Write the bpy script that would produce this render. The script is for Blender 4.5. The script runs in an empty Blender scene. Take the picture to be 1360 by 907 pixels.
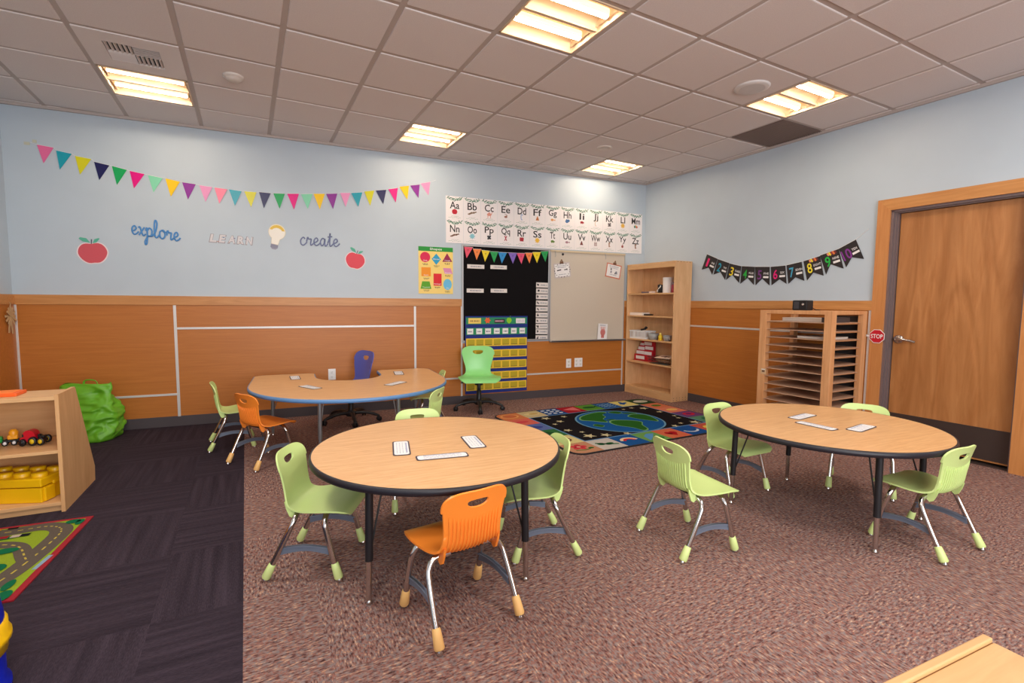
import bpy, bmesh, random
from math import sin, cos, pi, sqrt, radians, tan, atan2
from mathutils import Matrix, Vector
random.seed(7)
COL = bpy.context.scene.collection
G = .0835                    # the ceiling grid and the right wall stand 4.8 degrees off square to the back wall
CEIL = 3.043
T = .6096                    # ceiling tile module
XW = 6.178                   # right wall meets back wall
CAMP = (1.4618, -5.9511, 1.2881)

# ------------------------------------------------------------------ materials
def lin(c):
    return tuple(((x/255)/12.92 if x/255 <= .04045 else (((x/255)+.055)/1.055)**2.4) for x in c)
MATS = {}
def mat(name, rgb, rough=.5, metal=0., spec=.5, noise=0., nscale=20., bump=0., trans=0., emit=0., coat=0.):
    if name in MATS: return MATS[name]
    m = bpy.data.materials.new(name); m.use_nodes = True
    nt = m.node_tree; b = nt.nodes['Principled BSDF']
    c = lin(rgb)
    b.inputs['Base Color'].default_value = (*c, 1)
    b.inputs['Roughness'].default_value = rough
    b.inputs['Metallic'].default_value = metal
    b.inputs['Specular IOR Level'].default_value = spec
    if coat: b.inputs['Coat Weight'].default_value = coat; b.inputs['Coat Roughness'].default_value = .15
    if trans: b.inputs['Transmission Weight'].default_value = trans
    if emit:
        b.inputs['Emission Color'].default_value = (*c, 1); b.inputs['Emission Strength'].default_value = emit
    if noise or bump:
        tc = nt.nodes.new('ShaderNodeTexCoord'); n = nt.nodes.new('ShaderNodeTexNoise')
        n.inputs['Scale'].default_value = nscale; n.inputs['Detail'].default_value = 4
        nt.links.new(tc.outputs['Object'], n.inputs['Vector'])
        if noise:
            r = nt.nodes.new('ShaderNodeValToRGB')
            r.color_ramp.elements[0].position = .3; r.color_ramp.elements[1].position = .7
            r.color_ramp.elements[0].color = (*[x*(1-noise) for x in c], 1)
            r.color_ramp.elements[1].color = (*[min(1, x*(1+noise)) for x in c], 1)
            nt.links.new(n.outputs['Fac'], r.inputs['Fac']); nt.links.new(r.outputs['Color'], b.inputs['Base Color'])
        if bump:
            bp = nt.nodes.new('ShaderNodeBump'); bp.inputs['Strength'].default_value = bump; bp.inputs['Distance'].default_value = .004
            nt.links.new(n.outputs['Fac'], bp.inputs['Height']); nt.links.new(bp.outputs['Normal'], b.inputs['Normal'])
    MATS[name] = m
    return m

def wood(name, light, dark, stretch=(1.5, 22, 22), rough=.4, wave=0., spec=.5, swirl=1.0):
    if name in MATS: return MATS[name]
    m = bpy.data.materials.new(name); m.use_nodes = True
    nt = m.node_tree; b = nt.nodes['Principled BSDF']
    b.inputs['Roughness'].default_value = rough; b.inputs['Specular IOR Level'].default_value = spec
    tc = nt.nodes.new('ShaderNodeTexCoord'); mp = nt.nodes.new('ShaderNodeMapping')
    mp.inputs['Scale'].default_value = stretch
    nt.links.new(tc.outputs['Object'], mp.inputs['Vector'])
    n = nt.nodes.new('ShaderNodeTexNoise'); n.inputs['Scale'].default_value = 1.6; n.inputs['Detail'].default_value = 7
    n.inputs['Distortion'].default_value = swirl; n.inputs['Roughness'].default_value = .62
    nt.links.new(mp.outputs['Vector'], n.inputs['Vector'])
    r = nt.nodes.new('ShaderNodeValToRGB')
    r.color_ramp.elements[0].position = .32; r.color_ramp.elements[1].position = .66
    r.color_ramp.elements[0].color = (*lin(dark), 1); r.color_ramp.elements[1].color = (*lin(light), 1)
    nt.links.new(n.outputs['Fac'], r.inputs['Fac'])
    if wave:
        mp2 = nt.nodes.new('ShaderNodeMapping'); mp2.inputs['Scale'].default_value = [s*.16 for s in stretch]
        nt.links.new(tc.outputs['Object'], mp2.inputs['Vector'])
        n2 = nt.nodes.new('ShaderNodeTexNoise'); n2.inputs['Scale'].default_value = 2.2; n2.inputs['Detail'].default_value = 2
        n2.inputs['Distortion'].default_value = 1.6
        nt.links.new(mp2.outputs['Vector'], n2.inputs['Vector'])
        mm = nt.nodes.new('ShaderNodeMath'); mm.operation = 'MULTIPLY'; mm.inputs[1].default_value = 9
        nt.links.new(n2.outputs['Fac'], mm.inputs[0])
        fr = nt.nodes.new('ShaderNodeMath'); fr.operation = 'PINGPONG'; fr.inputs[1].default_value = 1
        nt.links.new(mm.outputs[0], fr.inputs[0])
        mx = nt.nodes.new('ShaderNodeMix'); mx.data_type = 'RGBA'; mx.blend_type = 'MULTIPLY'
        r2 = nt.nodes.new('ShaderNodeValToRGB')
        k = 1-wave
        r2.color_ramp.elements[0].color = (k, k*.95, k*.88, 1); r2.color_ramp.elements[1].color = (1, 1, 1, 1)
        nt.links.new(fr.outputs[0], r2.inputs['Fac'])
        mx.inputs['Factor'].default_value = 1
        nt.links.new(r.outputs['Color'], mx.inputs['A']); nt.links.new(r2.outputs['Color'], mx.inputs['B'])
        nt.links.new(mx.outputs['Result'], b.inputs['Base Color'])
    else:
        nt.links.new(r.outputs['Color'], b.inputs['Base Color'])
    MATS[name] = m
    return m

def carpet(name, stops, fine, stretch, tile, bump, ribs=0., hue=None):
    """carpet tiles laid quarter-turn: the pile runs one way in one tile and the other way in its neighbour"""
    m = bpy.data.materials.new(name); m.use_nodes = True
    nt = m.node_tree; b = nt.nodes['Principled BSDF']
    b.inputs['Roughness'].default_value = .95; b.inputs['Specular IOR Level'].default_value = .12
    tc = nt.nodes.new('ShaderNodeTexCoord')
    rot = nt.nodes.new('ShaderNodeMapping'); rot.inputs['Rotation'].default_value = (0, 0, -G)
    nt.links.new(tc.outputs['Object'], rot.inputs['Vector'])
    ck = nt.nodes.new('ShaderNodeTexChecker'); ck.inputs['Scale'].default_value = 1/tile
    ck.inputs['Color1'].default_value = (0, 0, 0, 1); ck.inputs['Color2'].default_value = (1, 1, 1, 1)
    off = nt.nodes.new('ShaderNodeMapping'); off.inputs['Location'].default_value = (.03, .07, .31)
    nt.links.new(rot.outputs['Vector'], off.inputs['Vector']); nt.links.new(off.outputs['Vector'], ck.inputs['Vector'])
    outs = []
    for ax in (0, 1):
        mp = nt.nodes.new('ShaderNodeMapping')
        mp.inputs['Scale'].default_value = (fine, fine*stretch, 1) if ax == 0 else (fine*stretch, fine, 1)
        nt.links.new(rot.outputs['Vector'], mp.inputs['Vector'])
        n = nt.nodes.new('ShaderNodeTexNoise'); n.inputs['Scale'].default_value = 1; n.inputs['Detail'].default_value = 2
        n.inputs['Roughness'].default_value = .6
        nt.links.new(mp.outputs['Vector'], n.inputs['Vector'])
        o = n.outputs['Fac']
        if ribs:
            mp3 = nt.nodes.new('ShaderNodeMapping')
            mp3.inputs['Scale'].default_value = (1.2, 26, 1) if ax == 0 else (26, 1.2, 1)
            nt.links.new(rot.outputs['Vector'], mp3.inputs['Vector'])
            n3 = nt.nodes.new('ShaderNodeTexNoise'); n3.inputs['Scale'].default_value = 1; n3.inputs['Detail'].default_value = 3
            nt.links.new(mp3.outputs['Vector'], n3.inputs['Vector'])
            mm = nt.nodes.new('ShaderNodeMix'); mm.data_type = 'FLOAT'; mm.inputs['Factor'].default_value = ribs
            nt.links.new(o, mm.inputs['A']); nt.links.new(n3.outputs['Fac'], mm.inputs['B']); o = mm.outputs['Result']
        outs.append(o)
    mx = nt.nodes.new('ShaderNodeMix'); mx.data_type = 'FLOAT'
    nt.links.new(ck.outputs['Fac'], mx.inputs['Factor'])
    nt.links.new(outs[0], mx.inputs['A']); nt.links.new(outs[1], mx.inputs['B'])
    r = nt.nodes.new('ShaderNodeValToRGB')
    els = r.color_ramp.elements
    els[0].position, els[1].position = stops[0][0], stops[-1][0]
    els[0].color = (*lin(stops[0][1]), 1); els[1].color = (*lin(stops[-1][1]), 1)
    for p, c in stops[1:-1]:
        e = els.new(p); e.color = (*lin(c), 1)
    nt.links.new(mx.outputs['Result'], r.inputs['Fac'])
    if hue:
        n4 = nt.nodes.new('ShaderNodeTexNoise'); n4.inputs['Scale'].default_value = 62; n4.inputs['Detail'].default_value = 1
        nt.links.new(rot.outputs['Vector'], n4.inputs['Vector'])
        r4 = nt.nodes.new('ShaderNodeValToRGB'); r4.color_ramp.elements[0].position = .5; r4.color_ramp.elements[1].position = .62
        nt.links.new(n4.outputs['Fac'], r4.inputs['Fac'])
        m4 = nt.nodes.new('ShaderNodeMath'); m4.operation = 'MULTIPLY'; m4.inputs[1].default_value = .45
        nt.links.new(r4.outputs['Color'], m4.inputs[0])
        x4 = nt.nodes.new('ShaderNodeMix'); x4.data_type = 'RGBA'; x4.inputs['B'].default_value = (*lin(hue), 1)
        nt.links.new(m4.outputs[0], x4.inputs['Factor']); nt.links.new(r.outputs['Color'], x4.inputs['A']); nt.links.new(x4.outputs['Result'], b.inputs['Base Color'])
    else: nt.links.new(r.outputs['Color'], b.inputs['Base Color'])
    bp = nt.nodes.new('ShaderNodeBump'); bp.inputs['Strength'].default_value = bump; bp.inputs['Distance'].default_value = .006
    nt.links.new(mx.outputs['Result'], bp.inputs['Height']); nt.links.new(bp.outputs['Normal'], b.inputs['Normal'])
    MATS[name] = m
    return m

M_WALL = mat('wall_paint', (187, 200, 211), .42, noise=.02, nscale=3, spec=.4)
M_TILE = mat('ceiling_tile', (221, 213, 211), .9, noise=.04, nscale=140, bump=.25)
M_GRID = mat('ceiling_grid_metal', (186, 174, 168), .6)
M_WAIN = wood('wainscot_wood', (191, 118, 48), (177, 104, 38), (1.2, 30, 30), .42)
M_CAP = wood('cap_wood', (205, 145, 85), (186, 124, 66), (1.5, 30, 30), .4)
M_STRIP = mat('aluminium_strip', (214, 212, 210), .4, .3)
M_ALU = mat('aluminium', (178, 178, 180), .35, .7)
M_BASE = mat('baseboard_rubber', (74, 66, 70), .6)
M_DOOR = wood('door_veneer', (190, 132, 80), (168, 108, 58), (7, .8, 7), .36, wave=.18, swirl=1.2)
M_CASE = wood('casing_wood', (204, 140, 82), (188, 122, 66), (20, 1.2, 20), .4)
M_JAMB = mat('jamb_metal', (128, 112, 112), .4, .3)
M_KICK = mat('kick_plate', (84, 72, 68), .38, .6)
M_MAPLE = wood('maple_ply', (222, 176, 126), (206, 156, 104), (8, 8, 1.2), .42)
M_MAPLEV = wood('maple_ply_upright', (228, 184, 136), (212, 164, 116), (8, 1.2, 8), .42)
M_MAPLEX = wood('maple_ply_flat', (222, 178, 128), (208, 160, 110), (1.2, 10, 10), .42)
M_RACK = wood('rack_pine', (222, 166, 116), (202, 142, 92), (14, 1.2, 14), .5)
M_BOARD = mat('hardboard', (196, 158, 130), .65, noise=.05)
M_LAM = wood('laminate_oak', (234, 188, 136), (210, 156, 102), (3, 46, 46), .3)
M_BLACK = mat('black_plastic', (24, 24, 28), .42)
M_BAND = mat('black_edge', (30, 28, 36), .45)
M_BLUEBAND = mat('blue_edge', (96, 140, 190), .4)
M_CHROME = mat('chrome', (205, 200, 196), .16, 1.)
M_STEEL = mat('grey_steel', (150, 152, 156), .35, .6)
M_STRETCH = mat('grey_stretcher', (112, 122, 140), .4, .2)
M_LIME = mat('lime_plastic', (206, 228, 146), .36)
M_MINT = mat('green_plastic', (142, 218, 130), .3)
M_ORANGE = mat('orange_plastic', (250, 142, 50), .36)
M_AMBER = mat('amber_cap', (244, 194, 122), .45)
M_LIMECAP = mat('lime_cap', (212, 230, 150), .45)
M_BLUEP = mat('blue_plastic', (84, 98, 182), .34)
M_PAPER = mat('paper', (238, 236, 236), .6)
M_INK = mat('ink', (30, 28, 32), .6)
M_GREY = mat('pale_ink', (130, 135, 150), .6)
M_NAVY = mat('navy_fabric', (26, 44, 128), .8)
M_YEL = mat('yellow_card', (236, 196, 50), .6)
M_OLIVE = mat('olive_card', (186, 164, 24), .6)
M_WHITE = mat('white_enamel', (232, 228, 222), .45)
M_REFL = mat('reflector_enamel', (222, 196, 164), .4)
M_WB = mat('whiteboard', (206, 194, 178), .22)
M_TUBE = mat('lamp_tube', (255, 226, 184), .5, emit=1)
M_TUBE.node_tree.nodes['Principled BSDF'].inputs['Emission Color'].default_value = (1, .84, .64, 1)
M_TUBE.node_tree.nodes['Principled BSDF'].inputs['Emission Strength'].default_value = 36
M_TUBETOP = mat('lamp_tube_back', (255, 226, 184), .5, emit=.75)      # glow dimmed on sides and top so the reflectors don't burn out
PAL = {}
def pal(r, g, b, rough=.55):
    return mat('colour_%d_%d_%d' % (r, g, b), (r, g, b), rough)

# ------------------------------------------------------------------ mesh builder
def cr(pts, n=6, closed=False):
    """Catmull-Rom through points"""
    P = [Vector(p) for p in pts]; out = []; N = len(P)
    for i in range(N if closed else N-1):
        p0 = P[(i-1) % N] if closed or i > 0 else P[0]*2-P[1]
        p1 = P[i]; p2 = P[(i+1) % N]
        p3 = P[(i+2) % N] if closed or i+2 < N else P[-1]*2-P[-2]
        for k in range(n):
            t = k/n
            out.append(.5*((2*p1)+(p2-p0)*t+(2*p0-5*p1+4*p2-p3)*t*t+(3*p1-p0-3*p2+p3)*t**3))
    if not closed: out.append(P[-1].copy())
    return out

TEXTS = {}
def text_geo(s, shear=0., bold=.012):
    key = (s, shear, bold)
    if key not in TEXTS:
        c = bpy.data.curves.new('lettering', 'FONT'); c.body = s; c.size = 1; c.align_x = 'CENTER'; c.align_y = 'CENTER'
        c.resolution_u = 3; c.offset = bold; c.shear = shear
        o = bpy.data.objects.new('lettering', c)
        me = bpy.data.meshes.new_from_object(o)
        xs = [v.co.x for v in me.vertices] or [0]; ys = [v.co.y for v in me.vertices] or [0]
        cx, cy = (max(xs)+min(xs))/2, (max(ys)+min(ys))/2
        TEXTS[key] = ([(v.co.x-cx, v.co.y-cy) for v in me.vertices], [tuple(p.vertices) for p in me.polygons], max(xs)-min(xs), max(ys)-min(ys))
        bpy.data.objects.remove(o); bpy.data.meshes.remove(me); bpy.data.curves.remove(c)
    return TEXTS[key]

LAY = .0006
class MB:
    def __init__(s): s.v = []; s.f = []; s.m = []; s.sm = []
    def add(s, vs, fs, m, smooth=False):
        o = len(s.v); s.v += [tuple(p) for p in vs]
        for f in fs:
            s.f.append(tuple(i+o for i in f)); s.m.append(m); s.sm.append(smooth)
        return s
    def box(s, c, d, m, rz=0., bev=0., rot=None):
        b = bmesh.new(); bmesh.ops.create_cube(b, size=1)
        for v in b.verts: v.co = Vector((v.co.x*d[0], v.co.y*d[1], v.co.z*d[2]))
        if bev: bmesh.ops.bevel(b, geom=list(b.edges), offset=bev, segments=2, affect='EDGES', profile=.5)
        R = rot if rot is not None else Matrix.Rotation(rz, 3, 'Z')
        b.verts.index_update()
        vs = [R @ v.co+Vector(c) for v in b.verts]; fs = [tuple(v.index for v in f.verts) for f in b.faces]
        b.free()
        return s.add(vs, fs, m)
    def span(s, a, b, m, bev=0.):
        return s.box([(a[i]+b[i])/2 for i in range(3)], [abs(b[i]-a[i]) for i in range(3)], m, bev=bev)
    def tube(s, pts, r, m, n=10, closed=False, flat=1.):
        P = [Vector(p) for p in pts]; N = len(P)
        R = r if isinstance(r, (list, tuple)) else [r]*N
        vs = []; prev = None
        for i, p in enumerate(P):
            a = P[(i-1) % N] if closed or i > 0 else p
            b = P[(i+1) % N] if closed or i < N-1 else p
            t = (b-a).normalized()
            if prev is None:
                u = t.orthogonal().normalized() if abs(t.z) > .9 else Vector((0, 0, 1)).cross(t).normalized()
            else:
                u = (prev-t*prev.dot(t))
                u = u.normalized() if u.length > 1e-6 else t.orthogonal().normalized()
            prev = u; w = t.cross(u)
            vs += [p+(u*cos(2*pi*k/n)+w*sin(2*pi*k/n)*flat)*R[i] for k in range(n)]
        fs = []
        for i in range(N if closed else N-1):
            j = (i+1) % N
            fs += [(i*n+k, i*n+(k+1) % n, j*n+(k+1) % n, j*n+k) for k in range(n)]
        s.add(vs, fs, m, True)
        if not closed:
            s.add(vs[:n], [tuple(range(n))[::-1]], m); s.add(vs[-n:], [tuple(range(n))], m)
        return s
    def lathe(s, prof, m, c=(0, 0, 0), n=24, M=None, smooth=True):
        vs = [Vector((r*cos(2*pi*k/n), r*sin(2*pi*k/n), z)) for r, z in prof for k in range(n)]
        if M is not None: vs = [M @ v for v in vs]
        vs = [v+Vector(c) for v in vs]
        fs = []
        for i in range(len(prof)-1):
            fs += [(i*n+k, i*n+(k+1) % n, (i+1)*n+(k+1) % n, (i+1)*n+k) for k in range(n)]
        s.add(vs, fs, m, smooth)
        if prof[0][0] > 1e-5: s.add(vs[:n], [tuple(range(n))[::-1]], m)
        if prof[-1][0] > 1e-5: s.add(vs[-n:], [tuple(range(n))], m)
        return s
    def prism(s, poly, z0, z1, m, M=None, side=None):
        n = len(poly)
        lo = [Vector((p[0], p[1], z0)) for p in poly]; hi = [Vector((p[0], p[1], z1)) for p in poly]
        if M is not None: lo = [M @ v for v in lo]; hi = [M @ v for v in hi]
        s.add(hi, [tuple(range(n))], m); s.add(lo, [tuple(range(n))[::-1]], m)
        s.add(lo+hi, [(i, (i+1) % n, n+(i+1) % n, n+i) for i in range(n)], side or m)
        return s
    def flat(s, poly, z, m):
        return s.add([(p[0], p[1], z) for p in poly], [tuple(range(len(poly)))], m)
    def rect(s, x, y, w, h, z, m, a=0.):
        c, q = cos(a), sin(a)
        return s.flat([(x+dx*c-dy*q, y+dx*q+dy*c) for dx, dy in ((-w/2, -h/2), (w/2, -h/2), (w/2, h/2), (-w/2, h/2))], z, m)
    def disc(s, x, y, rx, ry, z, m, n=24, a0=0., a1=2*pi, rot=0.):
        pts = [(rx*cos(a0+(a1-a0)*k/n), ry*sin(a0+(a1-a0)*k/n)) for k in range(n if a1-a0 > 6.28 else n+1)]
        c, q = cos(rot), sin(rot)
        return s.flat([(x+a*c-b*q, y+a*q+b*c) for a, b in pts], z, m)
    def star(s, x, y, r, z, m, a=0., k=.42):
        return s.flat([(x+(r if i % 2 == 0 else r*k)*cos(a+pi/2+i*pi/5), y+(r if i % 2 == 0 else r*k)*sin(a+pi/2+i*pi/5)) for i in range(10)], z, m)
    def ribbon(s, pts, w, z, m):
        P = [Vector((p[0], p[1])) for p in pts]; vs = []
        for i, p in enumerate(P):
            t = (P[min(i+1, len(P)-1)]-P[max(i-1, 0)]); t = t.normalized() if t.length else Vector((1, 0))
            n = Vector((-t.y, t.x))*w/2
            vs += [(p.x+n.x, p.y+n.y, z), (p.x-n.x, p.y-n.y, z)]
        return s.add(vs, [(2*i+1, 2*i+3, 2*i+2, 2*i) for i in range(len(P)-1)], m)
    def text(s, t, x, y, size, z, m, a=0., width=None, shear=0., bold=.012):
        vs, fs, w, h = text_geo(t, shear, bold)
        k = size/max(h, 1e-6); kx = (width/w if width else k)
        c, q = cos(a), sin(a)
        return s.add([(x+px*kx*c-py*k*q, y+px*kx*q+py*k*c, z) for px, py in vs], fs, m)
    def xf(s, M, start=0):
        for i in range(start, len(s.v)): s.v[i] = tuple(M @ Vector(s.v[i]))
        return s
    def build(s, name, parent=None, M=None):
        me = bpy.data.meshes.new(name)
        me.from_pydata(s.v, [], s.f)
        ms = []
        for m in s.m:
            if m not in ms: ms.append(m)
        for m in ms: me.materials.append(m)
        ix = {m: i for i, m in enumerate(ms)}
        me.polygons.foreach_set('material_index', [ix[m] for m in s.m])
        me.polygons.foreach_set('use_smooth', s.sm)
        me.update()
        o = bpy.data.objects.new(name, me); COL.objects.link(o)
        if parent: o.parent = parent
        if M is not None: o.matrix_basis = M
        return o

def tag(o, label, cat, group=None):
    o['label'] = label; o['category'] = cat
    if group: o['group'] = group
    return o
def thing(name, label, cat, M=None, group=None):
    o = bpy.data.objects.new(name, None); COL.objects.link(o); o.empty_display_size = .1
    if M is not None: o.matrix_basis = M
    return tag(o, label, cat, group)
def struct(o):
    o['kind'] = 'structure'; return o
def copy_tree(o, parent=None):
    c = o.copy(); COL.objects.link(c)
    if parent: c.parent = parent
    for ch in list(o.children): copy_tree(ch, c)
    return c
def tr(x, y, z=0, rz=0): return Matrix.Translation((x, y, z)) @ Matrix.Rotation(rz, 4, 'Z')
def BW(x, z, d=0., a=0.):
    """a spot on the back wall: x along it, z up, d out of it; local x right, local y up, local z into the room"""
    return Matrix(((1, 0, 0, x), (0, 0, -1, -d), (0, 1, 0, z), (0, 0, 0, 1))) @ Matrix.Rotation(a, 4, 'Z')
def RW(s, z, d=0., a=0.):
    """a spot on the right wall: s metres from the back corner"""
    S, C = sin(G), cos(G)
    return Matrix(((S, 0, -C, XW+s*S-d*C), (-C, 0, -S, -s*C-d*S), (0, 1, 0, z), (0, 0, 0, 1))) @ Matrix.Rotation(a, 4, 'Z')

# ------------------------------------------------------------------ room shell
M_BROWN = carpet('brown_carpet', [(.3, (56, 41, 40)), (.39, (110, 66, 60)), (.45, (108, 94, 91)), (.51, (152, 92, 76)), (.56, (124, 117, 117)), (.63, (174, 125, 98)), (.72, (200, 174, 154))], 34, 3.4, .61, .5, hue=(132, 130, 132))
M_DARK = carpet('dark_carpet', [(.28, (36, 29, 37)), (.5, (53, 44, 53)), (.74, (72, 61, 72))], 50, 5, .61, .6, ribs=.55)
YF = -8.6                                     # wall behind the camera
def bx(y): return .9-.0865*y                  # seam between the carpets
def rwx(y): return XW-tan(G)*y
b = MB(); b.add([(bx(.05), .05, 0), (bx(YF), YF, 0), (rwx(YF)+.2, YF, 0), (rwx(.05)+.2, .05, 0)], [(0, 1, 2, 3)], M_BROWN)
b.add([(bx(.05), .05, -.1), (bx(YF), YF, -.1), (rwx(YF)+.2, YF, -.1), (rwx(.05)+.2, .05, -.1)], [(3, 2, 1, 0)], M_BROWN)
struct(b.build('floor'))
b = MB(); b.add([(-1.0, .05, 0), (-1.0, YF, 0), (bx(YF), YF, 0), (bx(.05), .05, 0)], [(0, 1, 2, 3)], M_DARK)
b.add([(-1.0, .05, -.1), (-1.0, YF, -.1), (bx(YF), YF, -.1), (bx(.05), .05, -.1)], [(3, 2, 1, 0)], M_DARK)
struct(b.build('floor.001'))

H = CEIL+.04
wb = struct(MB().span((-1.1, 0, -.1), (XW+.2, .12, H), M_WALL).build('wall_back'))
wl = struct(MB().span((-1.05, YF, -.1), (-.93, 0, H), M_WALL).build('wall_left'))
WX0, WX1, WZ0, WZ1 = .4, 4.4, .85, 2.45         # unseen window behind the camera, assumed from wall glints, added for frontal fill
b = MB(); b.span((-1.1, YF-.12, -.1), (WX0, YF, H), M_WALL); b.span((WX1, YF-.12, -.1), (rwx(YF)+.3, YF, H), M_WALL)
b.span((WX0, YF-.12, -.1), (WX1, YF, WZ0), M_WALL); b.span((WX0, YF-.12, WZ1), (WX1, YF, H), M_WALL)
wf = struct(b.build('wall_front'))
win = bpy.data.objects.new('window_assumed', None); COL.objects.link(win); struct(win)
b = MB()
for x in (WX0, WX0+1.3, WX0+2.65, WX1-.05): b.span((x, YF-.09, WZ0), (x+.05, YF-.02, WZ1), M_ALU)
for z in (WZ0, WZ1-.05): b.span((WX0, YF-.09, z), (WX1, YF-.02, z+.05), M_ALU)
b.build('window_frame', win)
MB().span((WX0, YF-.1, WZ0-.03), (WX1, YF+.1, WZ0), M_CAP).build('window_sill', win)
DS0, DS1, DZ = 3.17, 4.09, 2.155              # door opening along the right wall
b = MB()
b.span((-.1, -.1, -.14), (DS0, H, 0), M_WALL); b.span((DS1, -.1, -.14), (9, H, 0), M_WALL); b.span((DS0, DZ, -.14), (DS1, H, 0), M_WALL)
b.span((DS0, -.1, -.16), (DS1, DZ, -.14), M_BLACK)
wr = struct(b.build('wall_right', M=RW(0, 0)))

def on_wall(name, parent, spec, m, bev=.0015):
    """boards on a wall: (u0, v0, u1, v1, depth) in wall coordinates, child of the wall"""
    b = MB()
    for u0, v0, u1, v1, d in spec: b.span((u0, v0, -.001), (u1, v1, d), m, bev)
    return b
# back wall wainscot (child coordinates are the wall's own, so the wall frame is passed explicitly)
def back_part(name, spec, m):
    return on_wall(name, wb, spec, m).build(name, wb, BW(0, 0))
def right_part(name, spec, m):
    return on_wall(name, wr, spec, m).build(name, wr)
back_part('wainscot_panel', [(-.93, .1, 3.353, 1.245, .012)], M_WAIN)
back_part('wainscot_panel', [(3.353, .1, 5.818, .775, .012)], M_WAIN)
back_part('wainscot_panel', [(5.818, .1, 6.17, 1.245, .012)], M_WAIN)
back_part('cap_rail', [(-.93, 1.245, 3.353, 1.336, .022)], M_CAP)
back_part('cap_rail', [(5.82, 1.245, 6.17, 1.336, .022)], M_CAP)
for sp in [(-.928, .1, -.902, 1.243, .016), (.3, .1, .326, 1.243, .016), (2.748, .1, 2.774, 1.243, .016), (3.342, .1, 3.364, 1.3, .016), (5.806, .1, 5.828, .775, .016),
           (.326, .996, 2.748, 1.018, .016), (-.902, .32, .3, .342, .016), (2.774, .32, 3.342, .342, .016), (3.364, .32, 5.806, .342, .016)]:
    back_part('metal_strip', [sp], M_STRIP)
right_part('wainscot_panel', [(0, .1, 3.045, 1.245, .012)], M_WAIN)
right_part('wainscot_panel', [(4.2, .1, 9, 1.245, .012)], M_WAIN)
right_part('cap_rail', [(0, 1.245, 3.066, 1.336, .022)], M_CAP)
right_part('cap_rail', [(4.2, 1.245, 9, 1.336, .022)], M_CAP)
right_part('metal_strip', [(0, .996, 3.04, 1.018, .016)], M_STRIP)
right_part('metal_strip', [(3.04, .1, 3.064, 1.243, .016)], M_STRIP)
def left_part(name, z0, z1, d, m, y0=-4.0, y1=0.):
    return MB().span((-.931, y0, z0), (-.93+d, y1, z1), m).build(name, wl)
left_part('wainscot_panel', .1, 1.245, .012, M_WAIN); left_part('cap_rail', 1.245, 1.336, .022, M_CAP)
struct(on_wall('', None, [(-.93, 0, 6.17, .105, .014)], M_BASE).build('baseboard_back', M=BW(0, 0)))
struct(on_wall('', None, [(0, 0, 3.064, .105, .014), (4.2, 0, 9, .105, .014)], M_BASE).build('baseboard_right', M=RW(0, 0)))
struct(MB().span((-.931, YF, 0), (-.916, 0, .105), M_BASE).build('baseboard_left'))
struct(on_wall('', None, [(-.93, CEIL-.022, 6.2, CEIL+.006, .022)], M_GRID).build('trim_1', M=BW(0, 0)))
struct(on_wall('', None, [(0, CEIL-.022, 9, CEIL+.006, .022)], M_GRID).build('trim_2', M=RW(0, 0)))

# ------------------------------------------------------------------ ceiling
GR = Matrix.Rotation(G, 4, 'Z')
LIGHTS = [(0, 1), (4, 1), (8, 1), (4, 5), (8, 5)]
HIDDEN = [(0, 5), (0, 9), (4, 9), (8, 9)]
VENT = (0, 2); GRILLE = (9, 4)
b = MB(); tb = .575
for i in range(-4, 11):
    for j in range(-1, 15):
        if (i, j) in LIGHTS or (i, j) in (VENT, GRILLE): continue
        b.box(((i+.5)*T, -(j+.5)*T, CEIL+.012), (tb, tb, .024), M_TILE, bev=.007)
ce = struct(b.build('ceiling', M=GR))
b = MB()
for i in range(-4, 12): b.span((i*T-.017, 1.2*T, CEIL+.006), (i*T+.017, -15*T, CEIL+.03), M_GRID)
for j in range(-1, 16): b.span((-4*T, -j*T-.017, CEIL+.0065), (11*T, -j*T+.017, CEIL+.03), M_GRID)
b.build('grid_bars', ce)
b = MB().span((-4*T, 1.2*T, CEIL+.14), (11*T, -15*T, CEIL+.16), M_BLACK); b.build('deck', ce)

def cell(i, j, z=CEIL): return GR @ Matrix.Translation(((i+.5)*T, -(j+.5)*T, z))
def fixture(label, M):
    t = thing('ceiling_light', label, 'ceiling light', M, 'recessed ceiling lights')
    h = .2875; b = MB()
    for sx in (-1, 1):
        b.span((sx*h, -h, 0), (sx*(h-.012), h, .1), M_REFL); b.span((-h, sx*h, 0), (h, sx*(h-.012), .1), M_REFL)
    b.span((-h, -h, .1), (h, h, .112), M_REFL); b.span((-h, -.012, .012), (h, .012, .1), M_REFL)
    b.build('housing', t)
    for s in (-1, 1):
        r = MB(); pr = []
        for k in range(13):
            a = pi*k/12; pr.append((s*.144+.13*cos(a), .03+.062*sin(a)))
        vs = [(x, y, z) for y, z in pr for x in (-h+.012, h-.012)]
        r.add(vs, [(2*k, 2*k+2, 2*k+3, 2*k+1) for k in range(12)], M_REFL, True)
        for e in (-1, 1):
            r.add([(e*.262, y, z) for y, z in pr], [tuple(range(13))], M_REFL)
        r.build('reflector', t)
        lt = MB().tube([(-.25, s*.144, .052), (.25, s*.144, .052)], .03, M_TUBETOP, 16)
        for q, fc in enumerate(lt.f):
            P = [Vector(lt.v[i]) for i in fc]
            nz = (P[1]-P[0]).cross(P[2]-P[0]).normalized()
            if abs(nz.x) < .5 and sum(p.z for p in P)/len(P) < .052-.03*.78: lt.m[q] = M_TUBE
        lt.build('lamp_tube', t)
    return t
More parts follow.
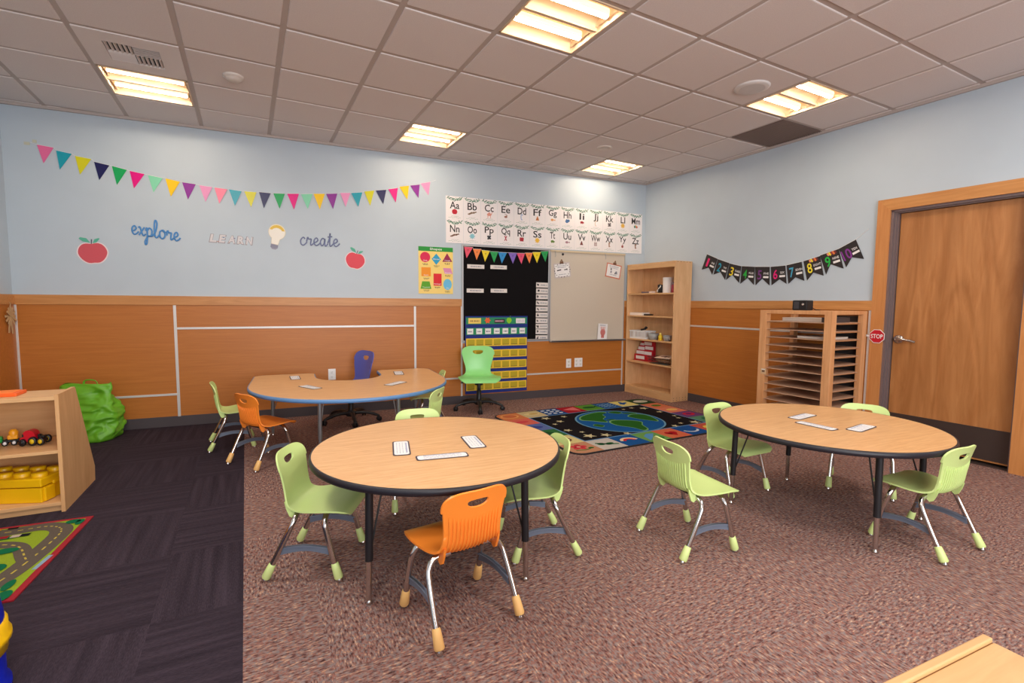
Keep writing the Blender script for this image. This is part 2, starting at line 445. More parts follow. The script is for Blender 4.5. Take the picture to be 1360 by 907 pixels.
for (i, j), lb in zip(LIGHTS, ['recessed square ceiling light next to the air vent, above the pink end of the bunting',
        'recessed square ceiling light above the blank wall between bunting and alphabet cards', 'recessed square ceiling light nearest the room corner',
        'large bright recessed ceiling light cut off by the top of the photo', 'recessed square ceiling light between the round speaker and the right wall']):
    fixture(lb, cell(i, j))

# supply air vent
t = thing('air_vent', 'white square ceiling air vent with slatted core beside a light', 'air vent', cell(*VENT))
b = MB()
for s in (-1, 1):
    b.span((-.29, s*.29, -.002), (.29, s*.15, .012), M_GRIDW := mat('vent_paint', (222, 212, 208), .5)); b.span((s*.29, -.15, -.002), (s*.16, .15, .012), M_GRIDW)
b.build('face_plate', t)
MB().span((-.17, -.16, .02), (.17, .16, .03), M_BLACK).build('duct', t)
for q, (cx, cy, horiz) in enumerate([(-.08, .075, 2), (.08, .075, 0), (-.08, -.075, 0), (.08, -.075, 1)]):
    b = MB()
    for k in range(6):
        o = -.0625+k*.025
        d = (.004, .145, .018) if not horiz else (.155, .004, .018)
        c = (cx+o*1.08, cy, .006) if not horiz else (cx, cy+o, .006)
        b.box(c, d, M_GRIDW, rot=Matrix.Rotation(-.6 if horiz == 1 else .6, 3, 'Y' if not horiz else 'X'))
    b.build('louvre_set', t)
# return grille: brown panel against the right wall
b = MB(); bw = mat('brown_grille', (122, 104, 96), .7)
b.span((9*T+.02, -4*T-.02, CEIL), (10.35*T, -5*T+.02, CEIL+.012), bw)
for k in range(26): b.span((9*T+.03, -4*T-.03-k*.0215, CEIL-.002), (10.35*T, -4*T-.036-k*.0215, CEIL+.002), bw)
tag(b.build('return_grille', M=GR), 'dark brown ceiling panel against the right wall', 'air grille')
def round_ceiling(name, lb, cat, i, j, prof, m, m2=None):
    X, Y = i*T, -j*T
    M = GR @ Matrix.Translation((X, Y, CEIL))
    o = thing(name, lb, cat, M)
    MB().lathe(prof, m, n=28).build('body', o)
    if m2: MB().lathe([(prof[-1][0]*.98, prof[-1][1]-.001), (.0, prof[-1][1]-.004)], m2, n=28).build('cover', o)
round_ceiling('smoke_detector', 'small round ceiling sensor with a raised grey centre near the vent', 'smoke detector', 1.51, 2.46, [(.075, 0), (.075, -.012), (.06, -.018), (.055, -.02), (.05, -.034), (.0, -.036)], mat('sensor', (218, 208, 200), .5))
round_ceiling('smoke_detector', 'small flat round ceiling sensor near the corner light', 'smoke detector', 7.48, 2.52, [(.085, 0), (.085, -.008), (.062, -.014), (.058, -.009), (.0, -.009)], MATS['sensor'])
round_ceiling('ceiling_speaker', 'round grey ceiling speaker left of the light near the right wall', 'speaker', 7.56, 5.48, [(.135, 0), (.135, -.008), (.12, -.014), (.1, -.016)], mat('speaker_rim', (222, 218, 216), .5), mat('speaker_mesh', (206, 204, 204), .7))

# ------------------------------------------------------------------ door
dr = bpy.data.objects.new('door_1', None); COL.objects.link(dr); dr.matrix_basis = RW(0, 0); struct(dr)
MB().span((3.222, .03, -.1), (4.075, 2.122, -.056), M_DOOR).build('door_slab', dr)
MB().span((3.23, .044, -.057), (4.07, .303, -.053), M_KICK).build('kick_plate', dr)
b = MB()
for s0, s1, d0, d1 in [(DS0, 3.19, -.13, .006), (3.19, 3.206, -.13, -.012), (3.206, 3.216, -.13, -.03)]:
    b.span((s0, 0, d0), (s1, DZ, d1), M_JAMB)
b.span((4.078, 0, -.13), (DS1, DZ, .006), M_JAMB)
b.span((DS0, DZ-.02, -.13), (DS1, DZ, .006), M_JAMB); b.span((DS0, DZ-.03, -.13), (DS1, DZ-.02, -.02), M_JAMB)
b.span((DS0, 0, -.13), (DS1, .012, -.02), M_KICK)
b.build('door_frame', dr)
b = MB(); CD = .026
for s0, s1 in ((3.066, DS0), (DS1, 4.195)):
    out = 3.066 if s0 < 3.5 else 4.195; inn = DS0 if s0 < 3.5 else DS1
    b.prism([(out, 0), (inn, 0), (inn, DZ), (out, 2.257)] if s0 < 3.5 else [(inn, 0), (out, 0), (out, 2.257), (inn, DZ)], 0, CD, M_CASE)
b.build('casing', dr)
MB().prism([(DS0, DZ), (DS1, DZ), (4.195, 2.257), (3.066, 2.257)], 0, CD, M_CAP).build('casing', dr)
h = MB(); h.lathe([(.0, .022), (.03, .02), (.04, .01), (.04, 0)][::-1], M_CHROME, (3.268, .985, -.056), 24)
h.tube([(3.268, .985, -.05), (3.268, .985, -.005)], .011, M_CHROME, 12)
h.tube(cr([(3.262, .985, -.002), (3.3, .987, .0), (3.36, .98, -.004), (3.41, .968, -.012)], 5), [.0125]*8+[.011]*8, M_CHROME, 12, flat=.8)
h.build('lever_handle', dr)

# ------------------------------------------------------------------ board wall: bulletin board, whiteboard
t = thing('bulletin_board', 'black bulletin board in an aluminium frame on back wall', 'bulletin board', BW(3.975, 1.405))
MB().span((-.6, -.6, 0), (.6, .6, .012), mat('black_felt', (20, 18, 20), .9, spec=.1)).build('board', t)
b = MB()
for a in [(-.622, -.615, -.6, .615), (.6, -.615, .622, .615)]: b.span((a[0], a[1], 0), (a[2], a[3], .022), M_ALU, .002)
b.span((-.6, .592, 0), (.6, .615, .022), M_ALU, .002); b.span((-.6, -.615, 0), (.6, -.595, .022), M_ALU, .002)
b.build('frame', t)
t = thing('whiteboard', 'beige whiteboard with marker tray beside the black board', 'whiteboard', BW(5.213, 1.39))
MB().span((-.6, -.61, 0), (.6, .6, .016), M_WB).build('board', t)
b = MB()
for a in [(-.612, -.61, -.6, .61), (.6, -.61, .612, .61)]: b.span((a[0], a[1], 0), (a[2], a[3], .024), M_ALU, .002)
b.build('frame', t)
MB().span((-.612, .595, 0), (.612, .622, .026), mat('map_rail_cork', (206, 188, 158), .7), .003).build('map_rail', t)
b = MB(); b.span((-.612, -.63, 0), (.612, -.612, .07), M_ALU, .004); b.span((-.612, -.63, .064), (.612, -.604, .07), M_ALU, .002); b.build('marker_tray', t)
for k, x in enumerate((-.545, .26)):
    MB().tube(cr([(x, .612, .026), (x+.004, .58, .036), (x+.01, .545, .032), (x+.002, .53, .026)], 4), .004, M_ALU, 8).build('rail_hook', t)
tag(MB().lathe([(.0, .012), (.014, .01), (.017, 0)][::-1], M_INK, n=18).build('magnet', M=BW(4.795, 1.958, .016)), 'small round black magnet at the whiteboard top', 'magnet')

def dashes(b, x0, x1, y, h, z, m, seed, dens=.75):
    r = random.Random(seed); x = x0
    while x < x1-.004:
        w = min(r.uniform(.004, .016), x1-x)
        b.rect(x+w/2, y, w, h*r.uniform(.7, 1), z, m); x += w+r.uniform(.003, .008)

# sign cards clipped to the whiteboard
def clip_note(label, M, border, kind):
    t = thing('clipped_note', label, 'sign', M, 'notes clipped to the whiteboard')
    b = MB(); b.span((-.128, -.1, 0), (.128, .1, .002), border)
    b.rect(0, 0, .226, .17, .002+LAY, M_PAPER)
    for k, yy in enumerate((.062, .04, -.055)): dashes(b, -.08+k*.01, .08-k*.01, yy, .01, .002+2*LAY, M_GREY, k+kind)
    if kind == 1:
        b.rect(-.05, .005, .065, .014, .002+2*LAY, M_INK, .1); b.rect(.055, .005, .05, .012, .002+2*LAY, M_INK, .05); b.rect(.075, .007, .012, .022, .002+2*LAY, M_INK)
        for k in range(18):
            a = 2*pi*k/18; b.rect(.12*cos(a) if abs(cos(a)) > .7 else .11*cos(a)*1.2, .092*sin(a), .014, .012, .002+LAY, M_INK, a)
    else:
        b.disc(-.045, .02, .012, .012, .002+2*LAY, M_INK); b.disc(-.04, -.018, .012, .02, .002+2*LAY, M_GREY)
        b.flat([(.02, -.04), (.07, -.035), (.06, 0), (.04, .006)], .002+2*LAY, M_GREY); b.disc(.03, -.03, .008, .012, .002+2*LAY, M_INK)
    b.build('card', t)
    c = MB(); br = mat('clip_wood', (120, 84, 60), .6)
    c.box((0, .105, .006), (.05, .03, .014), br, bev=.003); c.tube(cr([(-.014, .118, .008), (0, .145, .01), (.014, .118, .008)], 5), .005, br, 8)
    c.build('clip', t)
clip_note('white sign with black dotted border clipped to whiteboard, left one', BW(4.788, 1.742, .017, .13), mat('note_rim', (196, 186, 186), .6), 1)
clip_note('white sign with orange-red border clipped to whiteboard, right one', BW(5.627, 1.758, .017, -.16), pal(206, 120, 92), 2)
b = MB(); b.span((-.08, -.113, 0), (.08, .113, .002), M_PAPER); pk = pal(206, 120, 116)
b.disc(.005, -.01, .042, .05, .002+LAY, pk); b.flat([(-.02, -.09), (.03, -.09), (.03, -.05), (-.02, -.05)], .002+LAY, pk)
for k in range(4): b.rect(-.028+k*.02, .045, .012, .05, .002+2*LAY, pal(222, 160, 152), .2-k*.1)
dashes(b, -.05, .05, .088, .012, .002+LAY, M_GREY, 3)
tag(b.build('paper_sheet', M=BW(5.447, .893, .04, -.06)), 'white sheet with a pink hand drawing standing in the marker tray', 'paper')

# pennants across the black board
cols = [(226, 78, 104), (242, 132, 62), (238, 212, 36), (24, 160, 80), (36, 140, 208), (126, 98, 190), (230, 76, 116), (242, 132, 66), (238, 214, 30), (20, 156, 78)]
cols10 = [c for c in cols]
fl = [(3.383, 1.988, 3.5, 1.985, 3.417, 1.847), (3.502, 1.965, 3.611, 1.967, 3.549, 1.831), (3.616, 1.956, 3.729, 1.95, 3.663, 1.814), (3.731, 1.944, 3.843, 1.945, 3.787, 1.806), (3.845, 1.941, 3.965, 1.94, 3.895, 1.801), (3.986, 1.941, 4.108, 1.942, 4.051, 1.803), (4.105, 1.941, 4.223, 1.943, 4.174, 1.803), (4.225, 1.95, 4.336, 1.955, 4.29, 1.816), (4.334, 1.964, 4.458, 1.97, 4.403, 1.825), (4.456, 1.979, 4.57, 1.989, 4.527, 1.846)]
t = thing('pennant_string', 'rainbow paper pennants strung across top of the black board', 'bunting', BW(3.975, 1.9, .016))
for k, (q, c) in enumerate(zip(fl, cols)):
    P = [(q[i]-3.975, q[i+1]-1.9) for i in (0, 4, 2)]
    b = MB().prism(P, .002*(k % 2), .002*(k % 2)+.0015, pal(*c))
    cx = sum(p[0] for p in P)/3; cy = sum(p[1] for p in P)/3+.012
    b.rect(cx, cy, .02, .006, .0045, pal(*[int(v*.6) for v in c])); b.rect(cx, cy-.012, .014, .005, .0045, pal(*[int(v*.6) for v in c]))
    b.build('pennant', t)
MB().tube([(q[i]-3.975, q[i+1]-1.9+.002, .002) for q in fl for i in (0, 2)], .0018, M_PAPER, 6).build('string', t)

def label_strip(name, lb, M, w, h, grp, seed, icon=False):
    b = MB(); b.span((-w/2, -h/2, 0), (w/2, h/2, .002), mat('label_card', (226, 218, 214), .55))
    if icon:
        r = random.Random(seed*3+1)
        for k in range(3): b.rect(-w*.33+r.uniform(-.012, .012), r.uniform(-.012, .012), r.uniform(.008, .02), r.uniform(.012, .03), .002+LAY, M_INK, r.uniform(0, 1))
        dashes(b, -w*.12, w*.42, 0, h*.28, .002+LAY, M_GREY, seed)
    else: dashes(b, -w*.3, w*.33, 0, h*.3, .002+LAY, M_GREY, seed)
    return tag(b.build(name, M=M), lb, 'label', grp)
for k, (x, z, lb) in enumerate([(3.54, 1.747, 'white title strip on black board, upper left of the four'), (3.852, 1.75, 'white title strip on black board, upper right of the four'), (3.533, 1.444, 'white title strip on black board, lower left of the four'), (3.857, 1.448, 'white title strip on black board, lower right of the four')]):
    label_strip('title_strip', lb, BW(x, z, .014), .228, .05, 'title strips on the black board', k)
ordn = ['topmost', 'second', 'third', 'fourth', 'fifth', 'sixth', 'seventh', 'eighth', 'ninth', 'lowest']
zs = [1.567, 1.487, 1.411, 1.326, 1.246, 1.165, 1.087, 1.012, .938, .857]
for k in range(10):
    lb = '%s white schedule card%s in the column on the black board' % (ordn[k], '' if k in (0, 9) else ' from the top')
    label_strip('schedule_card', lb, BW(4.484, zs[k]-.033, .014, random.uniform(-.03, .01)), .178, .066, 'schedule cards on the black board', k+20, True)

# pocket chart calendar
t = thing('pocket_chart', 'blue calendar pocket chart with yellow pockets hanging on black board', 'pocket chart', BW(3.83, .62, .024))
MB().span((-.435, -.5, 0), (.435, .5, .006), M_NAVY, .002).build('backing', t)
gr = pal(24, 138, 92)
MB().span((-.425, .397, .006), (.425, .482, .008), gr).build('header_strip', t)
MB().span((-.425, .261, .006), (.425, .35, .008), gr).build('days_strip', t)
for z0, z1 in [(.112, .216), (-.037, .065), (-.18, -.076), (-.322, -.222), (-.458, -.36)]:
    b = MB(); b.span((-.425, z0, .006), (.425, z1, .009), M_YEL)
    for k in range(7):
        x = -.36+k*.12; b.span((x-.048, z0+.014, .009), (x+.048, z1-.014, .011), M_OLIVE); b.rect(x, z0+.02, .09, .006, .0116, pal(120, 96, 20))
    b.build('pocket_row', t)
for k in range(7):
    b = MB(); x = -.37+k*.121
    b.span((x-.04, .27, .008), (x+.04, .342, .01), M_PAPER); dashes(b, x-.025, x+.028, .303, .018, .01+LAY, pal(110, 100, 130), k); b.build('day_card', t)
b = MB(); b.span((-.395, .405, .008), (-.225, .475, .01), pal(242, 208, 104)); dashes(b, -.37, -.25, .438, .02, .01+LAY, pal(150, 100, 50), 5); b.build('month_tag', t)
b = MB(); b.span((-.04, .41, .008), (.105, .46, .01), M_INK); dashes(b, -.03, .095, .436, .024, .01+LAY, pal(224, 170, 190), 8); b.build('season_tag', t)
b = MB(); b.span((.265, .405, .008), (.395, .47, .01), M_PAPER)
for yy in (.425, .445): dashes(b, .28, .385, yy, .01, .01+LAY, pal(170, 120, 190), int(yy*100))
b.build('year_tag', t)
b = MB(); lf = [(.045*(1 if k % 2 == 0 else .6)*cos(2*pi*k/12), .045*(1 if k % 2 == 0 else .6)*sin(2*pi*k/12)) for k in range(12)]
b.prism([(x-.135, y+.445) for x, y in lf], .008, .012, pal(226, 96, 40)); b.build('leaf_cutout', t)
b = MB(); b.prism([(.165+.036*cos(a)*(1-.12*abs(sin(a))), .445+.038*sin(a)-.01*(abs(cos(a)) < .25)) for a in [2*pi*k/24 for k in range(24)]], .008, .013, pal(136, 206, 30))
b.prism([(.17, .478), (.178, .478), (.188, .505), (.18, .505)], .009, .013, pal(60, 140, 40)); b.build('apple_cutout', t)

# alphabet cards
letters = 'Aa Bb Cc Ee Dd Ff Gg Hh Ii Jj Kk Ll Mm Nn Oo Pp Qq Rr Ss Tt Uu Vv Ww Xx Yy Zz'.split()
pic = dict(Aa=('apple', (192, 20, 44)), Bb=('stick', (134, 108, 84)), Cc=('camel', (222, 150, 132)), Ee=('bird', (160, 110, 96)), Dd=('hook', (128, 160, 208)), Ff=('cone', (200, 120, 60)), Gg=('fish', (226, 160, 96)), Hh=('blob', (70, 110, 160)), Ii=('bug', (160, 36, 50)), Jj=('hook', (206, 176, 150)), Kk=('blob2', (100, 92, 96)), Ll=('round', (226, 178, 70)), Mm=('pair', (60, 130, 110)),
           Nn=('stick', (120, 84, 64)), Oo=('round', (134, 196, 210)), Pp=('blob2', (40, 44, 50)), Qq=('cross', (180, 80, 90)), Rr=('block', (170, 24, 44)), Ss=('round', (240, 190, 60)), Tt=('bug', (96, 130, 50)), Uu=('fish', (170, 130, 140)), Vv=('cone', (112, 44, 48)), Ww=('square', (170, 140, 140)), Xx=('tall', (170, 130, 110)), Yy=('drop', (150, 70, 70)), Zz=('tall', (150, 110, 90)))
rank = ['first', 'second', 'third', 'fourth', 'fifth', 'sixth', 'seventh', 'eighth', 'ninth', 'tenth', 'eleventh', 'twelfth', 'last']
LEAF = pal(70, 120, 100); PKI = mat('card_stock', (240, 235, 236), .6)
def picture(b, kind, c, z):
    m = pal(*c); x, y = 0, -.045
    if kind == 'apple': b.disc(-.008, y, .026, .03, z, m); b.disc(.008, y, .026, .03, z+LAY, m); b.rect(.002, y+.036, .006, .02, z, LEAF, -.3)
    elif kind == 'stick': b.rect(0, y, .12, .014, z, m, .3); b.rect(-.02, y-.004, .05, .02, z+LAY, m, .5); b.disc(.02, y+.006, .014, .012, z, m)
    elif kind == 'camel': b.disc(0, y, .03, .018, z, m); b.rect(-.018, y-.024, .008, .04, z, m); b.rect(.018, y-.024, .008, .04, z, m); b.rect(.034, y+.016, .008, .04, z, m, -.3); b.disc(0, y+.016, .012, .014, z+LAY, m)
    elif kind == 'bird': b.disc(0, y-.012, .022, .014, z, m); b.disc(.014, y+.004, .009, .009, z, m); b.rect(0, y+.02, .03, .006, z, m)
    elif kind == 'hook': b.ribbon([(.012*cos(a)-.0, y+.02+.018*sin(a)) for a in [pi*k/8 for k in range(9)]]+[(-.012, y-.01), (-.004, y-.034), (.01, y-.03)], .009, z, m)
    elif kind == 'cone': b.flat([(-.026, y-.024), (.026, y-.024), (.004, y+.03), (-.004, y+.03)], z, m); b.rect(0, y-.006, .026, .008, z+LAY, pal(150, 90, 60))
    elif kind == 'fish': b.disc(-.006, y, .024, .016, z, m); b.flat([(.014, y), (.04, y-.012), (.04, y+.012)], z, m)
    elif kind == 'blob': b.disc(-.008, y-.004, .026, .022, z, m); b.disc(.014, y+.006, .022, .018, z+LAY, m); b.disc(-.012, y+.014, .012, .012, z, m)
    elif kind == 'blob2':
        for dx, dy, r in ((-.014, .008, .014), (.012, .012, .013), (0, -.01, .016), (.016, -.016, .01), (-.016, -.02, .01)): b.disc(dx, y+dy, r, r, z+LAY*(dx > 0), m)
    elif kind == 'bug': b.disc(0, y, .026, .016, z, m); b.rect(-.016, y-.016, .01, .012, z, m); b.rect(.014, y-.016, .01, .012, z, m); b.disc(.026, y-.004, .01, .009, z+LAY, m)
    elif kind == 'round':
        b.disc(0, y, .028, .028, z, m)
        for k in range(8): b.rect(.032*cos(k*pi/4), y+.032*sin(k*pi/4), .014, .008, z+LAY, m, k*pi/4)
    elif kind == 'pair': b.disc(-.016, y, .016, .02, z, m); b.disc(.018, y-.004, .016, .016, z, pal(210, 90, 70)); b.disc(.002, y+.012, .012, .012, z+LAY, pal(236, 180, 90))
    elif kind == 'cross': b.rect(0, y, .012, .07, z, m, .45); b.rect(0, y, .012, .07, z+LAY, m, -.45); b.disc(0, y+.012, .012, .012, z+2*LAY, m)
    elif kind == 'block': b.rect(0, y, .054, .05, z, m); b.rect(0, y+.004, .062, .012, z+LAY, m, .1)
    elif kind == 'square':
        b.rect(0, y, .046, .054, z, m)
        for k in range(3): b.rect(0, y-.018+k*.018, .034, .005, z+LAY, M_PAPER)
    elif kind == 'tall': b.rect(0, y, .02, .06, z, m, .1); b.disc(.004, y+.026, .014, .012, z+LAY, m); b.rect(.008, y-.02, .026, .008, z+LAY, m)
    elif kind == 'drop': b.disc(0, y-.01, .018, .02, z, m); b.rect(.004, y+.018, .006, .03, z, m, .2)
word = dict(Aa='red apple', Bb='brown stick', Cc='pink camel')
for k, L in enumerate(letters):
    row, c = divmod(k, 13)
    x = 3.266+c*.2285; z = (2.4555 if row == 0 else 2.170)-.001*c*0
    b = MB(); b.span((-.113, -.142, 0), (.113, .142, .0015), PKI)
    z0 = .0015
    r = random.Random(k)
    for q in range(20):
        u = -.09+q*.0095; vv = .1+.02*abs(u)/.09+.012*sin(q*1.7)
        b.rect(u, vv, .03, .009, z0+LAY*(1+q % 2), LEAF if q % 3 else pal(150, 182, 165), r.uniform(-1, 1))
    for q in range(7): b.rect(-.07+q*.023, -.117+.004*sin(q*2.2), .016, .005, z0+LAY, pal(150, 180, 165), r.uniform(-.5, .5))
    dashes(b, -.04, .05, -.1, .007, z0+LAY, pal(180, 180, 180), k)
    w = .122 if L not in ('Ii', 'Jj', 'Ll', 'Tt') else .078
    if L in ('Mm', 'Ww'): w = .15
    b.text(L, 0, .034, .088 if L[1] not in 'gjpqy' else .104, z0+LAY, M_INK, width=w)
    picture(b, *pic[L], z0+LAY)
    tag(b.build('alphabet_card', M=BW(x, z, .002 if row == 0 else .004)), 'white alphabet card reading %s, %s in the %s row' % (L, rank[c], 'upper' if row == 0 else 'lower'), 'alphabet card', 'alphabet cards on the back wall')

# shapes poster
t = MB(); t.span((-.216, -.285, 0), (.216, .285, .0015), pal(246, 216, 122)); z0 = .0015+LAY
t.rect(0, .258, .432, .054, z0, pal(14, 146, 44)); t.text('Shapes', 0, .256, .036, z0+LAY, M_PAPER, width=.15)
def nm(s, x, y, w): t.text(s, x, y, .017, z0+2*LAY, M_PAPER, width=w)
def cap(x, y, c=(90, 60, 40)):
    dashes(t, x-.035, x+.035, y, .009, z0, pal(*c), int(x*1000)); dashes(t, x-.028, x+.03, y-.012, .007, z0, pal(*c), int(y*1000))
t.disc(-.133, .158, .062, .062, z0, pal(216, 10, 76), 32); nm('Circle', -.133, .118, .05); cap(-.13, .077)
t.flat([(.005-.058, .138), (.005, .068), (.005+.058, .138), (.005, .205)], z0, pal(30, 160, 206)); nm('Diamond', .005, .138, .08); cap(.008, .057)
t.flat([(.08, .108), (.208, .112), (.142, .216)], z0, pal(150, 4, 74)); nm('Triangle', .144, .124, .076); cap(.145, .09)
t.rect(-.123, -.02, .116, .108, z0, pal(244, 150, 10)); nm('Square', -.123, -.06, .058); cap(-.12, -.096)
t.flat([(.088, -.032+.065), (.188, -.032+.065), (.212, -.038), (.112, -.038)], z0, pal(222, 140, 186)); nm('Rhombus', .155, -.026, .075); cap(.15, -.058)
t.rect(.02, -.112, .102, .148, z0, pal(222, 4, 30)); nm('Rectangle', .02, -.166, .085); cap(.02, -.204)
t.flat([(-.212+.02, -.226), (-.058, -.226), (-.08, -.136), (-.172, -.136)], z0, pal(86, 166, 12)); nm('Trapezoid', -.123, -.208, .09); cap(-.12, -.24)
t.disc(.147, -.168, .054, .068, z0, pal(104, 190, 232), 32); nm('Oval', .147, -.212, .036); cap(.147, -.252)
tag(t.build('shapes_poster', M=BW(3.026, 1.682, .003)), 'yellow Shapes poster with green title band on the back wall', 'poster')

# coloured bunting
BCOL = dict(P=(232, 108, 160), T=(20, 158, 178), Y=(216, 210, 20), N=(22, 22, 84), G=(16, 166, 88), M=(232, 0, 132), A=(134, 216, 178), O=(250, 204, 0), V=(142, 40, 150), L=(232, 150, 196), K=(246, 128, 156))
seq = 'PTYNGMAOVLKTYNGMAOV' + 'LTYNMOVL'
fl = [(-.684,2.697,-.566,2.684,-.645,2.535),(-.549,2.663,-.437,2.646,-.531,2.491),(-.414,2.63,-.294,2.615,-.385,2.461),(-.274,2.594,-.158,2.573,-.242,2.426),(-.139,2.57,-.023,2.546,-.108,2.395),(-.002,2.539,.116,2.521,.025,2.375),(.142,2.516,.262,2.498,.182,2.351),(.285,2.498,.406,2.478,.324,2.323),(.425,2.475,.541,2.467,.468,2.308),(.571,2.46,.685,2.452,.62,2.297),(.703,2.451,.82,2.444,.742,2.292),(.833,2.446,.95,2.436,.883,2.281),(.973,2.439,1.088,2.439,1.032,2.278),(1.112,2.444,1.224,2.442,1.153,2.277),(1.249,2.444,1.361,2.449,1.305,2.285),(1.384,2.451,1.501,2.462,1.447,2.288),(1.521,2.459,1.641,2.475,1.586,2.305),(1.649,2.476,1.766,2.487,1.71,2.309),(1.779,2.488,1.898,2.502,1.849,2.326),
      (1.928,2.511,2.038,2.521,1.984,2.36),(2.046,2.522,2.17,2.542,2.121,2.374),(2.19,2.552,2.302,2.574,2.254,2.396),(2.319,2.576,2.439,2.596,2.402,2.426),(2.462,2.604,2.573,2.629,2.547,2.459),(2.59,2.645,2.703,2.668,2.683,2.503),(2.718,2.672,2.832,2.695,2.816,2.535),(2.844,2.708,2.961,2.738,2.938,2.576)]
t = thing('bunting', 'long multicoloured triangle bunting sagging along the back wall', 'bunting', BW(1.1, 2.45, .006))
for k, q in enumerate(fl):
    P = [(q[i]-1.1, q[i+1]-2.45) for i in (0, 4, 2)]
    b = MB().prism(P, 0, .0015, mat('foil_%s' % seq[k], BCOL[seq[k]], .28)); b.build('pennant', t)
MB().tube(cr([(-.73-1.1, .262, .001)]+[(q[i]-1.1, q[i+1]-2.45+.001, .001) for q in fl for i in (0, 2)]+[(1.93, .32, .001)], 2), .0016, M_PAPER, 5).build('string', t)
b = MB(); tp = mat('tape', (196, 196, 176), .4)
b.span((-1.875, .236, -.004), (-1.835, .262, -.001), tp); b.span((-1.815, .262, -.004), (-1.785, .288, -.001), tp); b.build('tape', t)

# number pennants on the right wall
nf = [(1.138,1.932,1.303,1.861,1.063,1.739,1.171,1.757,1.228,1.667),(1.307,1.857,1.475,1.797,1.248,1.666,1.35,1.694,1.422,1.593),(1.479,1.792,1.642,1.749,1.436,1.592,1.523,1.65,1.62,1.55),(1.649,1.749,1.821,1.73,1.638,1.54,1.732,1.604,1.818,1.519),(1.824,1.73,2.005,1.719,1.84,1.516,1.92,1.589,2.013,1.508),(2.018,1.718,2.188,1.722,2.037,1.51,2.128,1.573,2.211,1.52),(2.2,1.724,2.365,1.75,2.232,1.519,2.307,1.588,2.405,1.546),(2.384,1.754,2.553,1.796,2.433,1.547,2.495,1.628,2.601,1.591),(2.552,1.801,2.73,1.851,2.623,1.601,2.662,1.703,2.788,1.652),(2.73,1.851,2.883,1.926,2.811,1.663,2.857,1.757,2.966,1.733)]
ncol = [(226, 24, 110), (28, 158, 190), (240, 214, 40), (30, 176, 60), (120, 50, 130), (222, 20, 120), (70, 170, 206), (240, 220, 50), (30, 186, 70), (134, 50, 150)]
nw = 'ONE TWO THREE FOUR FIVE SIX SEVEN EIGHT NINE TEN'.split()
t = thing('number_bunting', 'black swallowtail bunting with coloured numbers 1 to 10 on right wall', 'bunting', RW(2.0, 1.7, .004))
MF = mat('chalk_black', (38, 32, 34), .5)
for k, q in enumerate(nf):
    tl, trr, bl, nt_, br_ = [Vector((q[i]-2.0, q[i+1]-1.7)) for i in (0, 2, 4, 6, 8)]
    b = MB().prism([tl, bl, nt_, br_, trr], 0, .0015, MF)
    ang = atan2(trr.y-tl.y, trr.x-tl.x); ctr = (tl+trr+bl+br_)/4; ux = Vector((cos(ang), sin(ang))); uy = Vector((-sin(ang), cos(ang)))
    p = ctr-ux*.036+uy*.012; b.text(str(k+1), p.x, p.y, .105, .0015+LAY, pal(*ncol[k]), ang, width=(.05 if k not in (0, 9) else (.03 if k == 0 else .085)))
    p = ctr+ux*.044+uy*.028; b.text(nw[k], p.x, p.y, .024, .0015+LAY, M_PAPER, ang, width=.013*len(nw[k])+.01)
    p = ctr+ux*.044-uy*.012; b.rect(p.x, p.y, .066, .022, .0015+LAY, M_PAPER, ang)
    if k in (7, 8):
        for j, cc in enumerate([(236, 150, 120), (240, 220, 60), (150, 60, 60), (230, 120, 60), (120, 40, 40)]):
            p = ctr+ux*(-.02+j*.018)+uy*.085; b.rect(p.x, p.y, .016, .03+.008*(j % 2), .0015+LAY, pal(*cc), ang+.3)
    b.build('pennant', t)
MB().tube([(q[i]-2.0, q[i+1]-1.7, .001) for q in nf for i in (0, 2)]+[(.99, .31, .001)], .002, M_PAPER, 5).build('string', t)

# stop sign on the casing
t = thing('stop_sign', 'small red octagonal STOP sign on the door casing', 'sign', RW(3.128, 1.005, CD+.002))
b = MB(); oc = lambda r: [(r*cos(pi/8+k*pi/4), r*sin(pi/8+k*pi/4)) for k in range(8)]
b.prism(oc(.068), 0, .003, M_PAPER); b.flat(oc(.063), .003+LAY, pal(196, 18, 40)); b.text('STOP', 0, 0, .04, .003+2*LAY, M_PAPER, width=.098); b.build('plate', t)
MB().box((-.076, 0, .001), (.02, .012, .003), M_PAPER).build('tab', t)

# wall decals
def apple(label, M, lean, s, c):
    b = MB(); K = 40; P = []
    for k in range(K):
        a = 2*pi*k/K; r = 1+.06*cos(2*a)-.2*max(0, sin(a))**8-.1*max(0, -sin(a))**14
        P.append((.1*r*cos(a)*(1.06+.16*min(0, sin(a))), .113*r*sin(a)-.008))
    hal = [(x*1.09, y*1.09) for x, y in P]
    b.prism(hal, 0, .001, mat('decal_white', (236, 220, 222), .5)); b.flat(P, .001+LAY, pal(*c))
    lg = pal(86, 176, 150)
    b.prism([(-.005, .086), (-.03, .13), (-.075, .142), (-.088, .13), (-.06, .1)], 0, .0022, lg); b.prism([(.012, .08), (.03, .118), (.066, .128), (.07, .118), (.04, .086)], 0, .0022, lg)
    b.prism([(-.003, .075), (.005, .075), (.012, .118), (.004, .12)], 0, .0026, pal(80, 84, 96))
    b.xf(Matrix.Rotation(lean, 4, 'Z') @ Matrix.Scale(s, 4))
    return tag(b.build('apple_decal', M=M), label, 'wall decal', 'apple decals')
apple('red apple wall decal below the left end of the bunting', BW(-.325, 1.748, .002), .1, 1.0, (206, 80, 92))
apple('red apple wall decal to the right of the word create', BW(2.08, 1.772, .002), -.2, .93, (222, 66, 84))
